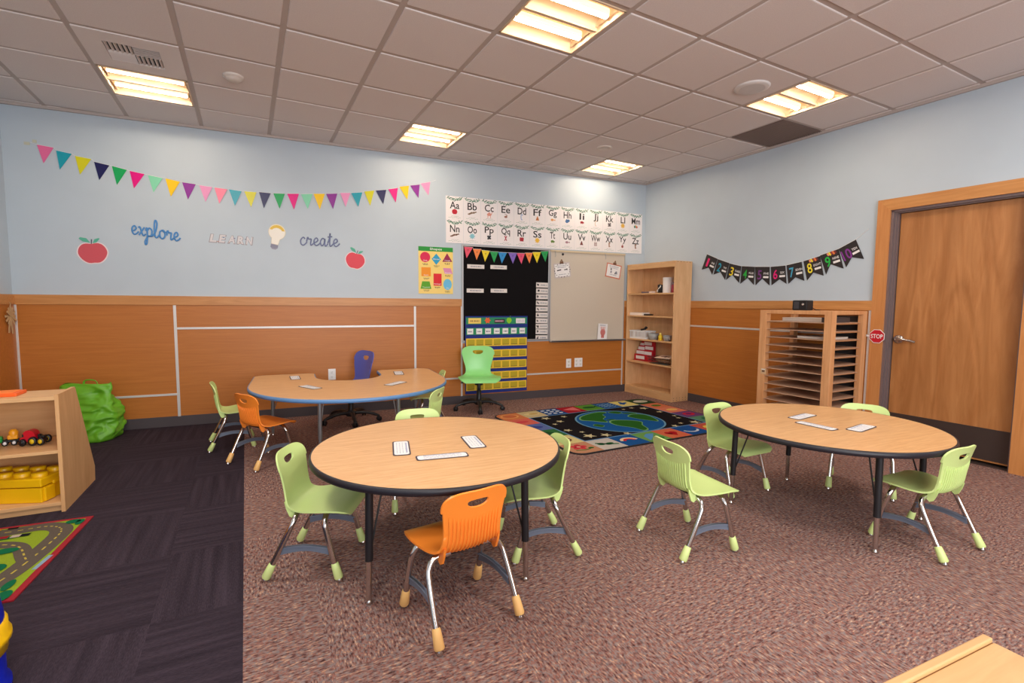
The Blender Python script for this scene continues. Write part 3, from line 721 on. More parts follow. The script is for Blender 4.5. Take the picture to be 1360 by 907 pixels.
STRK = {'e': [[(.02,.4),(.35,.48),(.56,.74),(.4,1),(.14,.8),(.08,.35),(.3,.02),(.62,.16),(.85,.42)]], 'x': [[(0,.85),(.2,.95),(.4,.35),(.6,.02),(.88,.25)],[(.75,1),(.38,.45),(.05,0)]],
        'p': [[(0,.6),(.2,1),(.2,.2),(.12,-.75),(-.08,-.95),(-.1,-.6),(.2,-.1),(.35,.05)],[(.22,.65),(.5,1),(.78,.7),(.62,.12),(.25,.08),(.75,.1),(1,.4)]], 'l': [[(0,.2),(.35,1),(.46,1.7),(.28,2.0),(.14,1.5),(.12,.4),(.32,0),(.7,.4)]],
        'o': [[(.45,1),(.12,.75),(.12,.2),(.42,0),(.72,.35),(.68,.85),(.45,1),(.65,.78),(.98,.85)]], 'r': [[(0,.45),(.15,1.05),(.28,.8),(.58,.82),(.5,.3),(.55,.02),(.9,.3)]],
        'c': [[(.62,.8),(.4,1),(.1,.65),(.12,.15),(.42,0),(.85,.4)]], 'a': [[(.62,.82),(.35,1),(.06,.55),(.2,.02),(.5,.3),(.65,.95),(.6,.3),(.74,0),(1,.35)]], 't': [[(0,.4),(.22,1),(.34,1.7),(.26,.5),(.36,0),(.75,.4)],[(.0,1.2),(.6,1.28)]]}
ADV = dict(e=.82, x=.86, p=.98, l=.66, o=.94, r=.86, c=.8, a=.98, t=.7)
def script_word(w, label, M, height, width, m, pen, sag=0.):
    b = MB(); x = 0; tot = sum(ADV[c] for c in w); k = 0
    for c in w:
        for st in STRK[c]:
            P = cr([((x+px)/tot*width-width/2, py*height-height*.4-sag*((x+px)/tot-.5), .003+.0004*k) for px, py in st], 6)
            b.tube(P, pen, m, 6, flat=.5); k += 1
        x += ADV[c]
    return tag(b.build('word_decal', M=M), label, 'wall decal', 'word decals')
script_word('explore', 'blue script word explore on the back wall', BW(.187, 1.945), .085, .4, mat('foil_blue', (70, 136, 198), .35, .2), .0072, .05)
script_word('create', 'silver script word create beside the light bulb decal', BW(1.705, 1.945), .085, .41, mat('foil_silver', (104, 110, 142), .28, .6), .0066)
b = MB(); fs_ = mat('foil_pale', (212, 208, 212), .35); xs = -.165
for k, ch in enumerate('LEARN'):
    b.text(ch, xs+k*.083, 0, .09, .002, mat('foil_edge', (150, 146, 154), .4), 0, width=.078, shear=.15, bold=.06); b.text(ch, xs+k*.083, .002, .078, .002+LAY, fs_, 0, width=.062, shear=.15, bold=.035)
for k, cc in enumerate([(196, 120, 96), (90, 110, 160), (160, 130, 120), (110, 100, 150), (210, 150, 110), (96, 96, 120)]): b.rect(-.12+k*.05, -.03+.045*(k % 2), .012, .008, .002+2*LAY, pal(*cc))
tag(b.build('word_decal', M=BW(.838, 1.93, 0, -.03)), 'pale glittery word LEARN between explore and the light bulb', 'wall decal', 'word decals')
b = MB(); K = 36; P = []
for k in range(K+1):
    a = -1.05+(pi+2.1)*k/K; P.append((.078*cos(a), .055+.078*sin(a)))
P += [(-.034, -.05), (-.03, -.075), (.03, -.075), (.034, -.05)]
b.prism([(x*1.07, y*1.07-.002) for x, y in P], 0, .001, mat('bulb_halo', (240, 226, 190), .5)); b.flat(P, .001+LAY, mat('bulb_white', (244, 240, 230), .5))
b.flat([(.076*cos(a), .055+.076*sin(a)) for a in [.35+2.6*k/16 for k in range(17)]]+[(.055*cos(a)-.0, .05+.05*sin(a)) for a in [2.7-2.1*k/12 for k in range(13)]], .001+2*LAY, pal(232, 196, 80))
b.prism([(-.036, -.078), (.036, -.078), (.036, -.112), (.018, -.132), (-.018, -.132), (-.036, -.112)], 0, .002, pal(150, 150, 170))
for k in range(3): b.rect(0, -.088-k*.011, .07, .003, .002+LAY, pal(110, 110, 130), .08)
tag(b.build('bulb_decal', M=BW(1.262, 1.98, .002, -.2)), 'yellow and white light bulb wall decal', 'wall decal')

# outlets
def outlet(label, M, w=.08, kind=0):
    t = thing('wall_outlet', label, 'outlet', M, 'wall outlets'); MB().box((0, 0, .003), (w, .127, .006), M_PAPER, bev=.002).build('cover_plate', t)
    gy = pal(150, 150, 150)
    for s in (-1, 1):
        for x in ([0] if kind < 2 else [-.033, .033]):
            b = MB(); b.box((x, s*.026, .006), (.033, .034, .005), M_WHITE if kind else M_PAPER, bev=.002)
            for q in (-.007, .007): b.rect(x+q, s*.026+.004, .003, .01, .0086, gy if kind != 1 else M_INK)
            b.disc(x, s*.026-.009, .004, .004, .0086, gy if kind != 1 else M_INK); b.build('socket', t)
outlet('white wall outlet behind the blue-edged table', BW(1.8, .46, .012)); outlet('single white wall outlet below whiteboard with dark sockets', BW(4.914, .456, .012), .08, 1); outlet('wide white double wall outlet below whiteboard', BW(5.072, .462, .012), .128, 2)

# straw ornament on the left wall
b = MB(); st = mat('straw', (196, 164, 122), .8)
for k in range(6):
    a = k*pi/6; b.box((0, 0, .01+k*.002), (.17, .02, .004), st, a)
b.box((.02, -.1, .01), (.022, .12, .004), st, .15); b.box((-.03, -.1, .012), (.02, .1, .004), st, -.2)
b.tube(cr([(0, .08, .01), (.012, .11, .012), (0, .13, .006)], 4), .003, st, 6)
LWM = Matrix(((0, 0, 1, -.916), (1, 0, 0, -.12), (0, 1, 0, 1.14), (0, 0, 0, 1)))
tag(b.build('straw_ornament', M=LWM), 'tan straw ornament hanging on the left wall', 'wall ornament')

# ------------------------------------------------------------------ chairs
PROF = [(.212, .294), (.206, .311), (.186, .322), (.14, .327), (.06, .322), (-.01, .317), (-.06, .319), (-.09, .334), (-.104, .365), (-.112, .415), (-.123, .48), (-.138, .538), (-.151, .577)]
PC = cr([(0, y, z) for y, z in PROF], 10)
SL = [0]
for a_, b_ in zip(PC, PC[1:]): SL.append(SL[-1]+(b_-a_).length)
LEN = SL[-1]
def prof(s):
    s = min(max(s, 0), LEN)
    for i in range(len(SL)-1):
        if SL[i+1] >= s or i == len(SL)-2:
            t = (s-SL[i])/(SL[i+1]-SL[i]); p = PC[i].lerp(PC[i+1], t); d = (PC[min(i+2, len(PC)-1)]-PC[max(i-1, 0)]).normalized()
            return p.y, p.z, d.y, d.z
WK = [(0, .125), (.012, .145), (.03, .162), (.055, .173), (.09, .181), (.14, .184), (.19, .176), (.24, .163), (.29, .147), (.33, .136), (.37, .130), (.41, .130), (.45, .134), (.49, .140), (LEN-.085, .146), (LEN-.06, .146), (LEN-.04, .140), (LEN-.024, .127), (LEN-.011, .106), (LEN-.003, .078), (LEN, .045)]
WC = cr([(w, s, 0) for s, w in WK], 4)
def hw(s):
    for a_, b_ in zip(WC, WC[1:]):
        if b_.y >= s: return a_.x+(b_.x-a_.x)*((s-a_.y)/max(1e-9, b_.y-a_.y))
    return WC[-1].x
def sstep(x): x = min(max(x, 0), 1); return x*x*(3-2*x)
def shell_pt(u, s, off=0., wf=0.):
    u = u*(1-wf*sstep((s-.24)/.1)*sstep((LEN-.1-s)/.14))
    y, z, ty, tz = prof(s); ny, nz = tz, -ty
    k = .25*sstep(s/.15)+.75*sstep((s-.24)/.14); d = k*u*u+off
    return Vector((u, y+ny*d, z+nz*d))
def make_shell(m, sc=1., z0=0., ribs=True, th=.0085, wf=0.):
    bm = bmesh.new()
    out = [(p.x, p.y) for p in WC]+[(-p.x, p.y) for p in reversed(WC)]
    hole = []
    for k in range(24):
        a = 2*pi*k/24; q = sin(a); hole.append((.047*(abs(cos(a))**.8)*(1 if cos(a) > 0 else -1), LEN-.05+(.011*abs(q)**.7 if q > 0 else -.026*abs(q))))
    es = []
    for loop in (out, hole):
        vs = [bm.verts.new((x, y, 0)) for x, y in loop]
        es += [bm.edges.new((vs[i], vs[(i+1) % len(vs)])) for i in range(len(vs))]
    bmesh.ops.triangle_fill(bm, use_beauty=True, use_dissolve=True, edges=es)
    for k in range(1, int(LEN/.02)):
        bmesh.ops.bisect_plane(bm, geom=bm.verts[:]+bm.edges[:]+bm.faces[:], plane_co=(0, k*.02, 0), plane_no=(0, 1, 0))
    for k in range(-8, 9):
        bmesh.ops.bisect_plane(bm, geom=bm.verts[:]+bm.edges[:]+bm.faces[:], plane_co=(k*.022, 0, 0), plane_no=(1, 0, 0))
    bm.normal_update()
    for f in bm.faces:
        if f.normal.z < 0: f.normal_flip()
    bm.verts.index_update()
    uv = [(v.co.x, v.co.y) for v in bm.verts]; fs = [tuple(v.index for v in f.verts) for f in bm.faces]
    rim = [(e.verts[0].index, e.verts[1].index) for e in bm.edges if e.is_boundary]
    bm.free()
    hi = [shell_pt(u, s, 0, wf) for u, s in uv]; lo = [shell_pt(u, s, -th, wf) for u, s in uv]
    # surface orientation: (u, s) right-handed maps to normal pointing up/forward or not; test on one face
    def nrm(P, f): return (P[f[1]]-P[f[0]]).cross(P[f[2]]-P[f[0]])
    f0 = max(fs, key=lambda f: nrm(hi, f).length); cu, csx = uv[f0[0]]
    up = shell_pt(cu, csx, .01)-shell_pt(cu, csx)
    flip = nrm(hi, f0).dot(up) < 0
    b = MB()
    A = [f[::-1] for f in fs] if flip else fs; B = fs if flip else [f[::-1] for f in fs]
    b.add(hi, A, m, True); b.add(lo, B, m, True)
    for i, j in rim:
        b.add([hi[i], hi[j], lo[j], lo[i]], [(0, 1, 2, 3)], m)
    if ribs:
        for k in range(15):
            t = -.88+k*1.76/14; P = []
            s0, s1 = .29+.02*t*t, LEN-.115+.02*t*t
            for q in range(9):
                s = s0+(s1-s0)*q/8; P.append(shell_pt(t*hw(s)*.95, s, -th-.001))
            b.tube(P, [.001]+[.0045]*7+[.001], m, 6)
        for sx in (-1, 1):
            b.prism([(-.102, .352), (-.055, .315), (-.052, .286), (-.066, .276), (-.08, .284), (-.094, .318)], sx*.118, sx*.128, m,
                    Matrix(((0, 0, 1, 0), (1, 0, 0, 0), (0, 1, 0, 0), (0, 0, 0, 1))))
    for i, p in enumerate(b.v): b.v[i] = (p[0]*sc, p[1]*sc, (p[2]-.32)*sc+.32+z0)
    return b
YZ = Matrix(((0, 0, 1, 0), (1, 0, 0, 0), (0, 1, 0, 0), (0, 0, 0, 1)))
def make_chair(ms, mc):
    t = thing('child_chair', '', 'chair')
    make_shell(ms).build('seat_shell', t)
    for sx in (-1, 1):
        for fr in (0, 1):
            if fr: P = [(.18, .165, .02), (.177, .134, .13), (.171, .107, .235), (.163, .1, .268), (.14, .097, .293), (.11, .096, .302), (.075, .096, .303)]
            else: P = [(.183, -.168, .02), (.18, -.113, .13), (.174, -.062, .235), (.165, -.048, .268), (.145, -.042, .29), (.115, -.045, .3), (.075, -.045, .301)]
            P = [(sx*x, y, z) for x, y, z in P]
            b = MB().tube(cr(P, 4), .0128, M_CHROME, 10)
            b.lathe([(.0, 0), (.014, .001), (.016, .006), (.009, .014), (.008, .03)], M_CHROME, (P[0][0]*1.002, P[0][1]*1.03, 0), 14)
            leg = b.build('leg', t)
            d = (Vector(P[1])-Vector(P[0])).normalized(); p0 = Vector(P[0])-d*.006
            MB().tube([p0, p0+d*.006, p0+d*.045, p0+d*.07, p0+d*.074], [.0175, .0205, .0185, .0165, .0138], mc, 14).build('foot_cap', leg)
    for sx in (-1, 1):
        K = 9; up = []; lo = []
        for k in range(K):
            u = k/(K-1); y = -.106+.237*u; a = .014*sin(pi*u)
            up.append((y, .152+a)); lo.append((y, .118+a*1.5))
        b = MB().prism(lo+up[::-1], sx*.17-.004, sx*.17+.004, M_STRETCH, YZ)
        b.prism([(y, z) for y, z in up]+[(y, z-.006) for y, z in up[::-1]], sx*.17-.009, sx*.17+.009, M_STRETCH, YZ)
        b.build('stretcher', t)
    for y in (-.045, .096):
        MB().tube([(-.125, y, .302), (.125, y, .302)], .0105, M_BLACK, 8).build('cross_bar', t)
    return t
def make_office(m, name):
    t = thing(name, '', 'chair')
    make_shell(m, 1.38, .08, False, .008, .17).build('seat_shell', t)
    b = MB(); b.box((0, .02, .378), (.22, .24, .02), M_BLACK, bev=.006); b.lathe([(.05, .3), (.05, .37)], M_BLACK, n=20)
    b.tube(cr([(.05, .05, .365), (.13, .07, .355), (.2, .08, .345), (.215, .06, .335), (.19, .05, .335)], 4), .006, M_BLACK, 8); b.build('seat_plate', t)
    MB().lathe([(.03, .1), (.03, .23), (.022, .235), (.022, .31)], M_BLACK, n=20).build('gas_column', t)
    b = MB().lathe([(.045, .06), (.055, .07), (.05, .115), (.03, .125)], M_BLACK, n=20)
    b.build('hub', t)
    for k in range(5):
        a = 2*pi*k/5+.3; c, s = cos(a), sin(a)
        ar = MB().tube(cr([(.03*c, .03*s, .095), (.12*c, .12*s, .1), (.22*c, .22*s, .085), (.285*c, .285*s, .062), (.292*c, .292*s, .05)], 4), [.026]*6+[.022]*5+[.018]*6, M_BLACK, 10, flat=.75).build('base_arm', t)
        cb = MB()
        R = Matrix.Rotation(a+.6, 4, 'Z') @ Matrix.Rotation(pi/2, 4, 'X')
        for o in (-.014, .014):
            cb.lathe([(.0, -.008), (.02, -.008), (.026, -.004), (.026, .004), (.02, .008), (.0, .008)], M_BLACK, (0, 0, 0), 18, R @ Matrix.Translation((0, 0, o)))
        cb.xf(Matrix.Translation((.295*c, .295*s, .026))); cb.tube([(.292*c, .292*s, .03), (.292*c, .292*s, .06)], .008, M_BLACK, 8)
        cb.build('caster', ar)
    return t
CH = [('L', 1.524, -3.405, 4.304, 'lime green chair at left side of the nearest round table'), ('O', 2.053, -4.077, .204, 'orange chair tucked under the front of the nearest round table'),
      ('L', 2.606, -3.669, 1.422, 'lime green chair at right side of the nearest round table'), ('L', 2.165, -2.865, 3.06, 'lime green chair mostly hidden behind the nearest round table'),
      ('L', 3.371, -3.96, 4.658, 'lime green chair standing loose between the two round tables, ribbed back towards us'), ('L', 4.235, -3.46, 3.2, 'lime green chair at left side of the right-hand round table, beside the rug'),
      ('L', 5.089, -3.827, 2.107, 'lime green chair behind the right-hand round table, before the paper rack and door'), ('L', 4.57, -4.48, .02, 'lime green chair at front of the right-hand round table, farthest right of all chairs'),
      ('L', .891, -.973, 4.829, 'lime green chair at left end of blue-edged table, behind orange chair'), ('O', 1.17, -1.615, 5.342, 'orange chair at the left end of the blue-edged table'),
      ('L', 2.42, -1.9, .925, 'lime green chair at front right of blue-edged table, nearer of two'), ('L', 2.71, -.95, 1.45, 'lime green chair at right end of blue-edged table, nearer the wall')]
protoL = make_chair(M_LIME, M_LIMECAP); protoO = make_chair(M_ORANGE, M_AMBER); used = set()
for kind, x, y, a, lb in CH:
    p = protoL if kind == 'L' else protoO
    o = copy_tree(p) if kind in used else p
    used.add(kind); o.matrix_basis = tr(x, y, 0, a); tag(o, lb, 'chair', "children's chairs around the tables")
o = make_office(M_MINT, 'task_chair'); o.matrix_basis = tr(3.45, -.39, 0, pi-.27); tag(o, 'bright green swivel chair on black casters by the pocket chart', 'chair')
o = make_office(M_BLUEP, 'task_chair'); o.matrix_basis = tr(1.96, -.46, 0, pi-1.2); tag(o, 'blue swivel chair behind the blue-edged table', 'chair')

# ------------------------------------------------------------------ tables
TH = .557
def make_table_leg(t, x, y, top, up_m, low_m, split, ang):
    c, s = cos(ang), sin(ang)
    lg = MB().tube([(x-c*.012, y-s*.012, top), (x-c*.004, y-s*.004, split)], .017, up_m, 14).build('leg', t)
    b = MB().tube([(x-c*.004, y-s*.004, split+.01), (x, y, .02)], .0128, low_m, 14)
    b.lathe([(.0, 0), (.014, .001), (.017, .006), (.008, .014), (.007, .024)], M_CHROME, (x, y, 0), 14); b.build('leg_insert', lg)
    MB().tube([(x-c*.006, y-s*.006, .2), (x-c*.11, y-s*.11, top)], .0045, up_m, 8).build('brace', lg)
def round_table(label, M, angs, R=.62):
    t = thing('round_table', label, 'table', M, 'round activity tables')
    MB().lathe([(.0, TH-.026), (R-.004, TH-.026), (R-.004, TH), (.0, TH)], M_LAM, n=96, smooth=False).build('tabletop', t)
    MB().lathe([(R-.006, TH-.031), (R+.003, TH-.029), (R+.006, TH-.015), (R+.003, TH-.002), (R-.005, TH+.0008), (R-.007, TH-.002)], M_BAND, n=96).build('edge_band', t)
    MB().lathe([(R-.15, TH-.05), (R-.13, TH-.05), (R-.13, TH-.026), (R-.15, TH-.026), (R-.15, TH-.05)], M_BLACK, n=64).build('apron', t)
    for a in angs: make_table_leg(t, .535*cos(a), .535*sin(a), TH-.03, M_BLACK, M_CHROME, .19, a)
    return t
round_table('round oak-topped table with black edge nearest the camera', tr(2.114, -3.516), [radians(x) for x in (221, 303, 41, 123)])
round_table('round oak-topped table with black edge in front of the door', tr(4.46, -3.975), [radians(x) for x in (146, 241, 58, 322)], .612)
# horseshoe table
K = 30; out = []
out += [(.86*cos(a), .92*sin(a)) for a in [pi+pi*k/K for k in range(K+1)]]
out += [(.86, .5)]+[(.76+.1*cos(a), .55+.1*sin(a)) for a in [pi/2*k/5 for k in range(6)]]
out += [(.37, .65), (.33, .63), (.31, .59)]+[(.31*cos(a), .35+.31*sin(a)) for a in [-pi*k/16 for k in range(17)]]+[(-.31, .59), (-.33, .63), (-.37, .65)]
out += [(-.76-.1*sin(a), .55+.1*cos(a)) for a in [pi/2*k/5 for k in range(6)]]
out = out[:-1]
t = thing('horseshoe_table', 'horseshoe shaped table with oak top and blue edge by back wall', 'table', tr(1.91, -1.2))
MB().prism(out, TH-.026, TH, M_LAM).build('tabletop', t)
b = MB(); n = len(out); rings = []
for off, z in ((-.004, TH-.03), (.004, TH-.029), (.006, TH-.014), (.004, TH-.001), (-.004, TH+.0008)):
    rg = []
    for i in range(n):
        p = Vector(out[i]); a = Vector(out[i-1]); c = Vector(out[(i+1) % n]); tg = (c-a).normalized(); nn = Vector((tg.y, -tg.x))
        rg.append((p.x+nn.x*off, p.y+nn.y*off, z))
    rings.append(rg)
vs = [p for r in rings for p in r]
b.add(vs, [(r*n+i, r*n+(i+1) % n, (r+1)*n+(i+1) % n, (r+1)*n+i) for r in range(4) for i in range(n)], M_BLUEBAND, True); b.build('edge_band', t)
for x, y, a in [(1.6-1.91, -.53, 4.3), (2.235-1.91, -.56, 5.1), (1.21-1.91, .443, 2.6), (2.6-1.91, .443, .5)]:
    make_table_leg(t, x, y, TH-.03, M_STEEL, M_STEEL, .17, a)

# name strips on the tables
def strip(label, pts, grp, z=TH+.0016, k=0):
    P = [Vector(p) for p in pts]; c = sum(P, Vector((0, 0)))/4
    e = ((P[1]-P[0])+(P[2]-P[3]))/2; f = ((P[3]-P[0])+(P[2]-P[1]))/2
    # long axis
    if e.length < f.length: e, f = f, -e
    a = atan2(e.y, e.x); w = min(max(e.length, .22), .26); h = min(max(f.length, .075), .095)
    def rr(w, h, r=.014): return [(sx*(w/2-r)+r*cos(q), sy*(h/2-r)+r*sin(q)) for sx, sy, q0 in ((1, 1, 0), (-1, 1, pi/2), (-1, -1, pi), (1, -1, 3*pi/2)) for q in (q0, q0+pi/4, q0+pi/2)]
    b = MB(); b.prism(rr(w, h), 0, .0008, pal(66, 58, 74)); b.flat(rr(w-.014, h-.014), .0008+LAY, M_PAPER)
    r = random.Random(k)
    for q in range(4): dashes(b, -w*.36, w*.38, -h*.26+q*h*.17, .004, .0008+2*LAY, pal(170, 176, 196), k*10+q)
    b.rect(0, h*.3, w*.7, .004, .0008+2*LAY, pal(150, 160, 200))
    return tag(b.build('name_strip', M=tr(c.x, c.y, z, a)), label, 'paper strip', grp)
g1 = 'paper strips on the tables'
strip('white paper strip at left on the nearest round table', [(1.899, -3.379), (1.981, -3.408), (1.942, -3.644), (1.86, -3.628)], g1, k=1)
strip('long white paper strip at front on the nearest round table', [(1.956, -3.675), (2.206, -3.699), (2.192, -3.77), (1.948, -3.741)], g1, k=2)
strip('white paper strip at right on the nearest round table', [(2.256, -3.433), (2.347, -3.419), (2.325, -3.657), (2.238, -3.663)], g1, k=3)
strip('white paper strip farthest back on the right-hand round table', [(4.374, -3.777), (4.601, -3.734), (4.611, -3.817), (4.371, -3.86)], g1, k=4)
strip('white paper strip slanting across middle of the right-hand round table', [(4.288, -3.887), (4.358, -3.882), (4.389, -4.105), (4.3, -4.122)], g1, k=5)
strip('white paper strip at right on the right-hand round table', [(4.418, -4.119), (4.656, -4.071), (4.654, -4.158), (4.421, -4.204)], g1, k=6)
strip('white paper strip on back right arm of the blue-edged table', [(2.369, -.722), (2.464, -.72), (2.436, -.99), (2.334, -1.01)], g1, k=7)
strip('white paper strip on front right of the blue-edged table', [(2.139, -1.542), (2.341, -1.385), (2.337, -1.476), (2.193, -1.647)], g1, k=8)
strip('white paper strip on front left of the blue-edged table', [(1.446, -1.375), (1.512, -1.318), (1.644, -1.532), (1.56, -1.577)], g1, k=9)
strip('white paper strip on back left arm of the blue-edged table', [(1.366, -.712), (1.454, -.701), (1.471, -.945), (1.383, -.96)], g1, k=10)

# ------------------------------------------------------------------ bookcase
def BKM(s, z, d): return RW(s, z, d)
t = thing('bookcase', 'tall maple bookcase with five open shelves in room corner', 'bookcase', RW(.465, 0, .018))
W2, D, HB = .455, .305, 1.852
def side_board(x0, x1): return MB().span((x0, 0, 0), (x1, HB, D), M_MAPLEV, .002)
b = side_board(-W2, -W2+.02); b.build('side_panel', t)
b = side_board(W2-.02, W2)
for yy in (HB-.012, .02, .05):
    for q in range(5): b.span((W2-.001, yy-.004, .04+q*.055), (W2+.0006, yy+.004, .048+q*.055), M_INK)
b.build('side_panel', t)
MB().span((-W2+.02, .06, 0), (W2-.02, HB-.02, .008), M_MAPLEV).build('back_panel', t)
MB().span((-W2+.02, HB-.02, .0), (W2-.02, HB, D), M_MAPLEV).build('top_board', t)
MB().span((-W2+.02, HB-.075, D-.02), (W2-.02, HB-.02, D-.001), M_MAPLEX).build('top_rail', t)
MB().span((-W2+.02, 0, D-.025), (W2-.02, .088, D-.006), M_MAPLEX).build('kick_board', t)
SH = [.108, .472, .796, 1.128, 1.44]
for z in SH: MB().span((-W2+.02, z-.02, .008), (W2-.02, z, D-.004), M_MAPLEX, .002).build('shelf', t)
def onshelf(k, s, d=.16, a=0.):
    """upright spot on shelf k; local z is up"""
    q = RW(s-.03, SH[k], .018+d)
    return q @ Matrix.Rotation(-pi/2, 4, 'X') @ Matrix.Rotation(a, 4, 'Z')
# local axes now: x along the shelf, y into the wall ... z up
tag(MB().lathe([(.0, 0), (.068, 0), (.069, .004), (.069, .206), (.066, .21), (.022, .21), (.022, .19), (.0, .19)], M_PAPER, n=28).build('paper_roll', M=onshelf(4, .69)), 'upright white paper roll on the top bookcase shelf', 'paper roll')
t = thing('pencil_cup', 'black and white patterned cup left of the paper roll', 'cup', onshelf(4, .565))
MB().lathe([(.0, 0), (.042, 0), (.046, .115), (.041, .115), (.038, .01), (.0, .01)], M_INK, n=22).build('cup', t)
b = MB()
for k in range(7): b.box((-.03+.01*k, -.04+.003*(k % 3), .03+.011*k), (.014, .008, .02), M_PAPER, .4*k)
b.build('pattern', t)
MB().tube([(.01, .01, .02), (.035, .01, .15)], .005, pal(90, 30, 60), 8).build('pencil', t); MB().tube([(-.01, 0, .02), (-.025, 0, .13)], .005, pal(40, 110, 60), 8).build('pencil', t)
t = thing('red_jar', 'dark pink jar right of the paper roll, top bookcase shelf', 'jar', onshelf(4, .8)); MB().lathe([(.0, 0), (.036, 0), (.037, .1), (.034, .11)], pal(176, 66, 92), n=20).build('body', t); MB().lathe([(.03, .11), (.034, .112), (.034, .145), (.0, .148)], pal(120, 110, 130), n=20).build('lid', t)
tag(MB().box((0, 0, .012), (.15, .04, .024), pal(104, 92, 100), .1, .006).build('stapler', M=onshelf(4, .345, .22)), 'flat dark stapler lying on the top bookcase shelf', 'stapler')
tag(MB().box((0, 0, .014), (.085, .05, .028), mat('eraser_white', (226, 206, 196), .6), -.1, .006).build('eraser', M=onshelf(4, .458, .22)), 'small pale eraser left of the patterned cup', 'eraser')
tag(MB().box((0, 0, .02), (.26, .14, .04), mat('box_white', (240, 228, 216), .6), 0, .003).build('white_box', M=onshelf(3, .2, .2)), 'flat white box on the second bookcase shelf from the top', 'box')
tag(MB().box((0, 0, .012), (.15, .035, .022), M_BLACK, .08, .006).build('marker_case', M=onshelf(3, .4, .22)), 'slim black case right of the flat white box', 'case')
t = thing('plastic_basket', 'white slotted plastic basket on the middle bookcase shelf', 'basket', onshelf(2, .238, .17))
b = MB(); w2, d2, hh = .165, .1, .115; mw = mat('basket_white', (232, 232, 232), .4)
b.box((0, 0, .003), (w2*1.8, d2*1.8, .006), mw)
for sy in (-1, 1):
    for k in range(17): b.box((-w2*.92+k*w2*.115, sy*d2*.95, hh/2), (.008, .004, hh), mw)
    b.box((0, sy*d2*.95, hh-.008), (w2*2, .008, .018), mw); b.box((0, sy*d2*.95, .01), (w2*1.85, .006, .02), mw); b.box((-.06, sy*d2*.95, hh/2), (.05, .005, hh), mw)
for sx in (-1, 1):
    for k in range(8): b.box((sx*w2*.95, -d2*.8+k*d2*.23, hh/2), (.004, .008, hh), mw)
    b.box((sx*w2*.97, 0, hh-.008), (.008, d2*2, .018), mw); b.box((sx*w2*.95, 0, .01), (.006, d2*1.8, .02), mw)
b.build('basket', t)
tag(MB().tube(cr([(-.06, 0, 0), (0, .01, .012), (.04, .0, .035), (.065, -.01, .03)], 5), [.014]*6+[.018]*5+[.012]*5, M_BLACK, 10).build('hole_punch', M=onshelf(2, .27, .17) @ Matrix.Translation((0, 0, .125))), 'black tool sticking out of the white basket', 'tool')
GL = mat('clear_plastic', (222, 224, 226), .25, trans=.6)
def bowl(lb, s, r, h, fill):
    t = thing('clear_tub', lb, 'tub', onshelf(2, s, .2), 'clear tubs on the bookcase')
    MB().lathe([(.0, .001), (r*.8, .001), (r, h), (r*.95, h), (r*.76, .006), (.0, .006)], GL, n=24).build('tub', t)
    b = MB(); rr = random.Random(int(s*100))
    for k in range(9):
        a = k*2.4; q = r*.5*sqrt(k/9); b.box((q*cos(a), q*sin(a), h*.35+.004*k), (.03, .022, .018), pal(*fill[k % len(fill)]), rr.uniform(0, 3), .003)
    c = b.build('contents', t); c['kind'] = 'stuff'
bowl('clear tub of white pieces right of the white basket', .487, .075, .085, [(224, 222, 224), (190, 190, 200)]); bowl('clear tub of grey pieces right of the yellow bottle', .75, .06, .075, [(206, 196, 184), (170, 166, 164)])
t = thing('yellow_bottle', 'small yellow bottle between the two clear tubs', 'bottle', onshelf(2, .64, .22)); MB().lathe([(.0, 0), (.026, 0), (.028, .06), (.014, .075), (.012, .082)], pal(232, 200, 40), n=18).build('body', t); MB().lathe([(.013, .082), (.013, .1), (.0, .104)], pal(240, 220, 120), n=14).build('cap', t)
# red sorter with white cards
t = thing('card_sorter', 'red tiered card holder with white labels on the bookcase', 'card holder', onshelf(1, .245, .1) @ Matrix.Diagonal((.86, 1, 1, 1)))
b = MB(); rd = pal(190, 22, 40)
for k in range(4):
    y = -.06+k*.03; b.prism([(-.2+.012*k, 0), (.2-.008*k, 0), (.2-.008*k, .09+.062*k), (-.2+.02*k, .09+.062*k)], y, y+.012, rd, Matrix(((1, 0, 0, 0), (0, 0, 1, 0), (0, 1, 0, 0), (0, 0, 0, 1))))
b.span((-.2, -.08, 0), (.2, .08, .006), rd); b.build('holder', t)
for x, z, w, y, k in [(-.05, .045, .2, -.065, 0), (-.09, .115, .18, -.035, 1), (.09, .112, .17, -.034, 2), (-.1, .172, .15, -.005, 3), (.08, .185, .18, -.004, 4), (-.12, .225, .09, .025, 5), (.02, .245, .17, .024, 6)]:
    c = MB(); c.box((x, y-.002, z), (w, .003, .046), M_PAPER); c.build('index_card', t)
t = thing('wire_basket', 'shallow dark wire tray beside the red card holder', 'tray', onshelf(1, .66, .19))
b = MB(); wm = mat('dark_wire', (84, 92, 92), .4, .6); a, d_ = .19, .1
for z, k in ((.09, 1.), (.05, .92), (.006, .82)):
    b.tube([(-a*k, -d_*k, z), (a*k, -d_*k, z), (a*k, d_*k, z), (-a*k, d_*k, z)], .003, wm, 6, closed=True)
for q in range(13):
    x = -1+q/6; b.tube([(x*a, -d_, .09), (x*a*.82, -d_*.82, .006), (x*a*.82, d_*.82, .006), (x*a, d_, .09)], .0018, wm, 5)
for q in range(6):
    y = -1+q*.4; b.tube([(-a, y*d_, .09), (-a*.82, y*d_*.82, .006), (a*.82, y*d_*.82, .006), (a, y*d_, .09)], .0018, wm, 5)
b.build('wire_frame', t)
b = MB(); b.box((0, 0, .002), (.24, .17, .004), mat('print_card', (232, 204, 182), .6), .15)
for k in range(4): b.box((-.04+.025*k, -.01+.02*(k % 2), .0045), (.05, .03, .001), pal(110, 66, 52), .15+k)
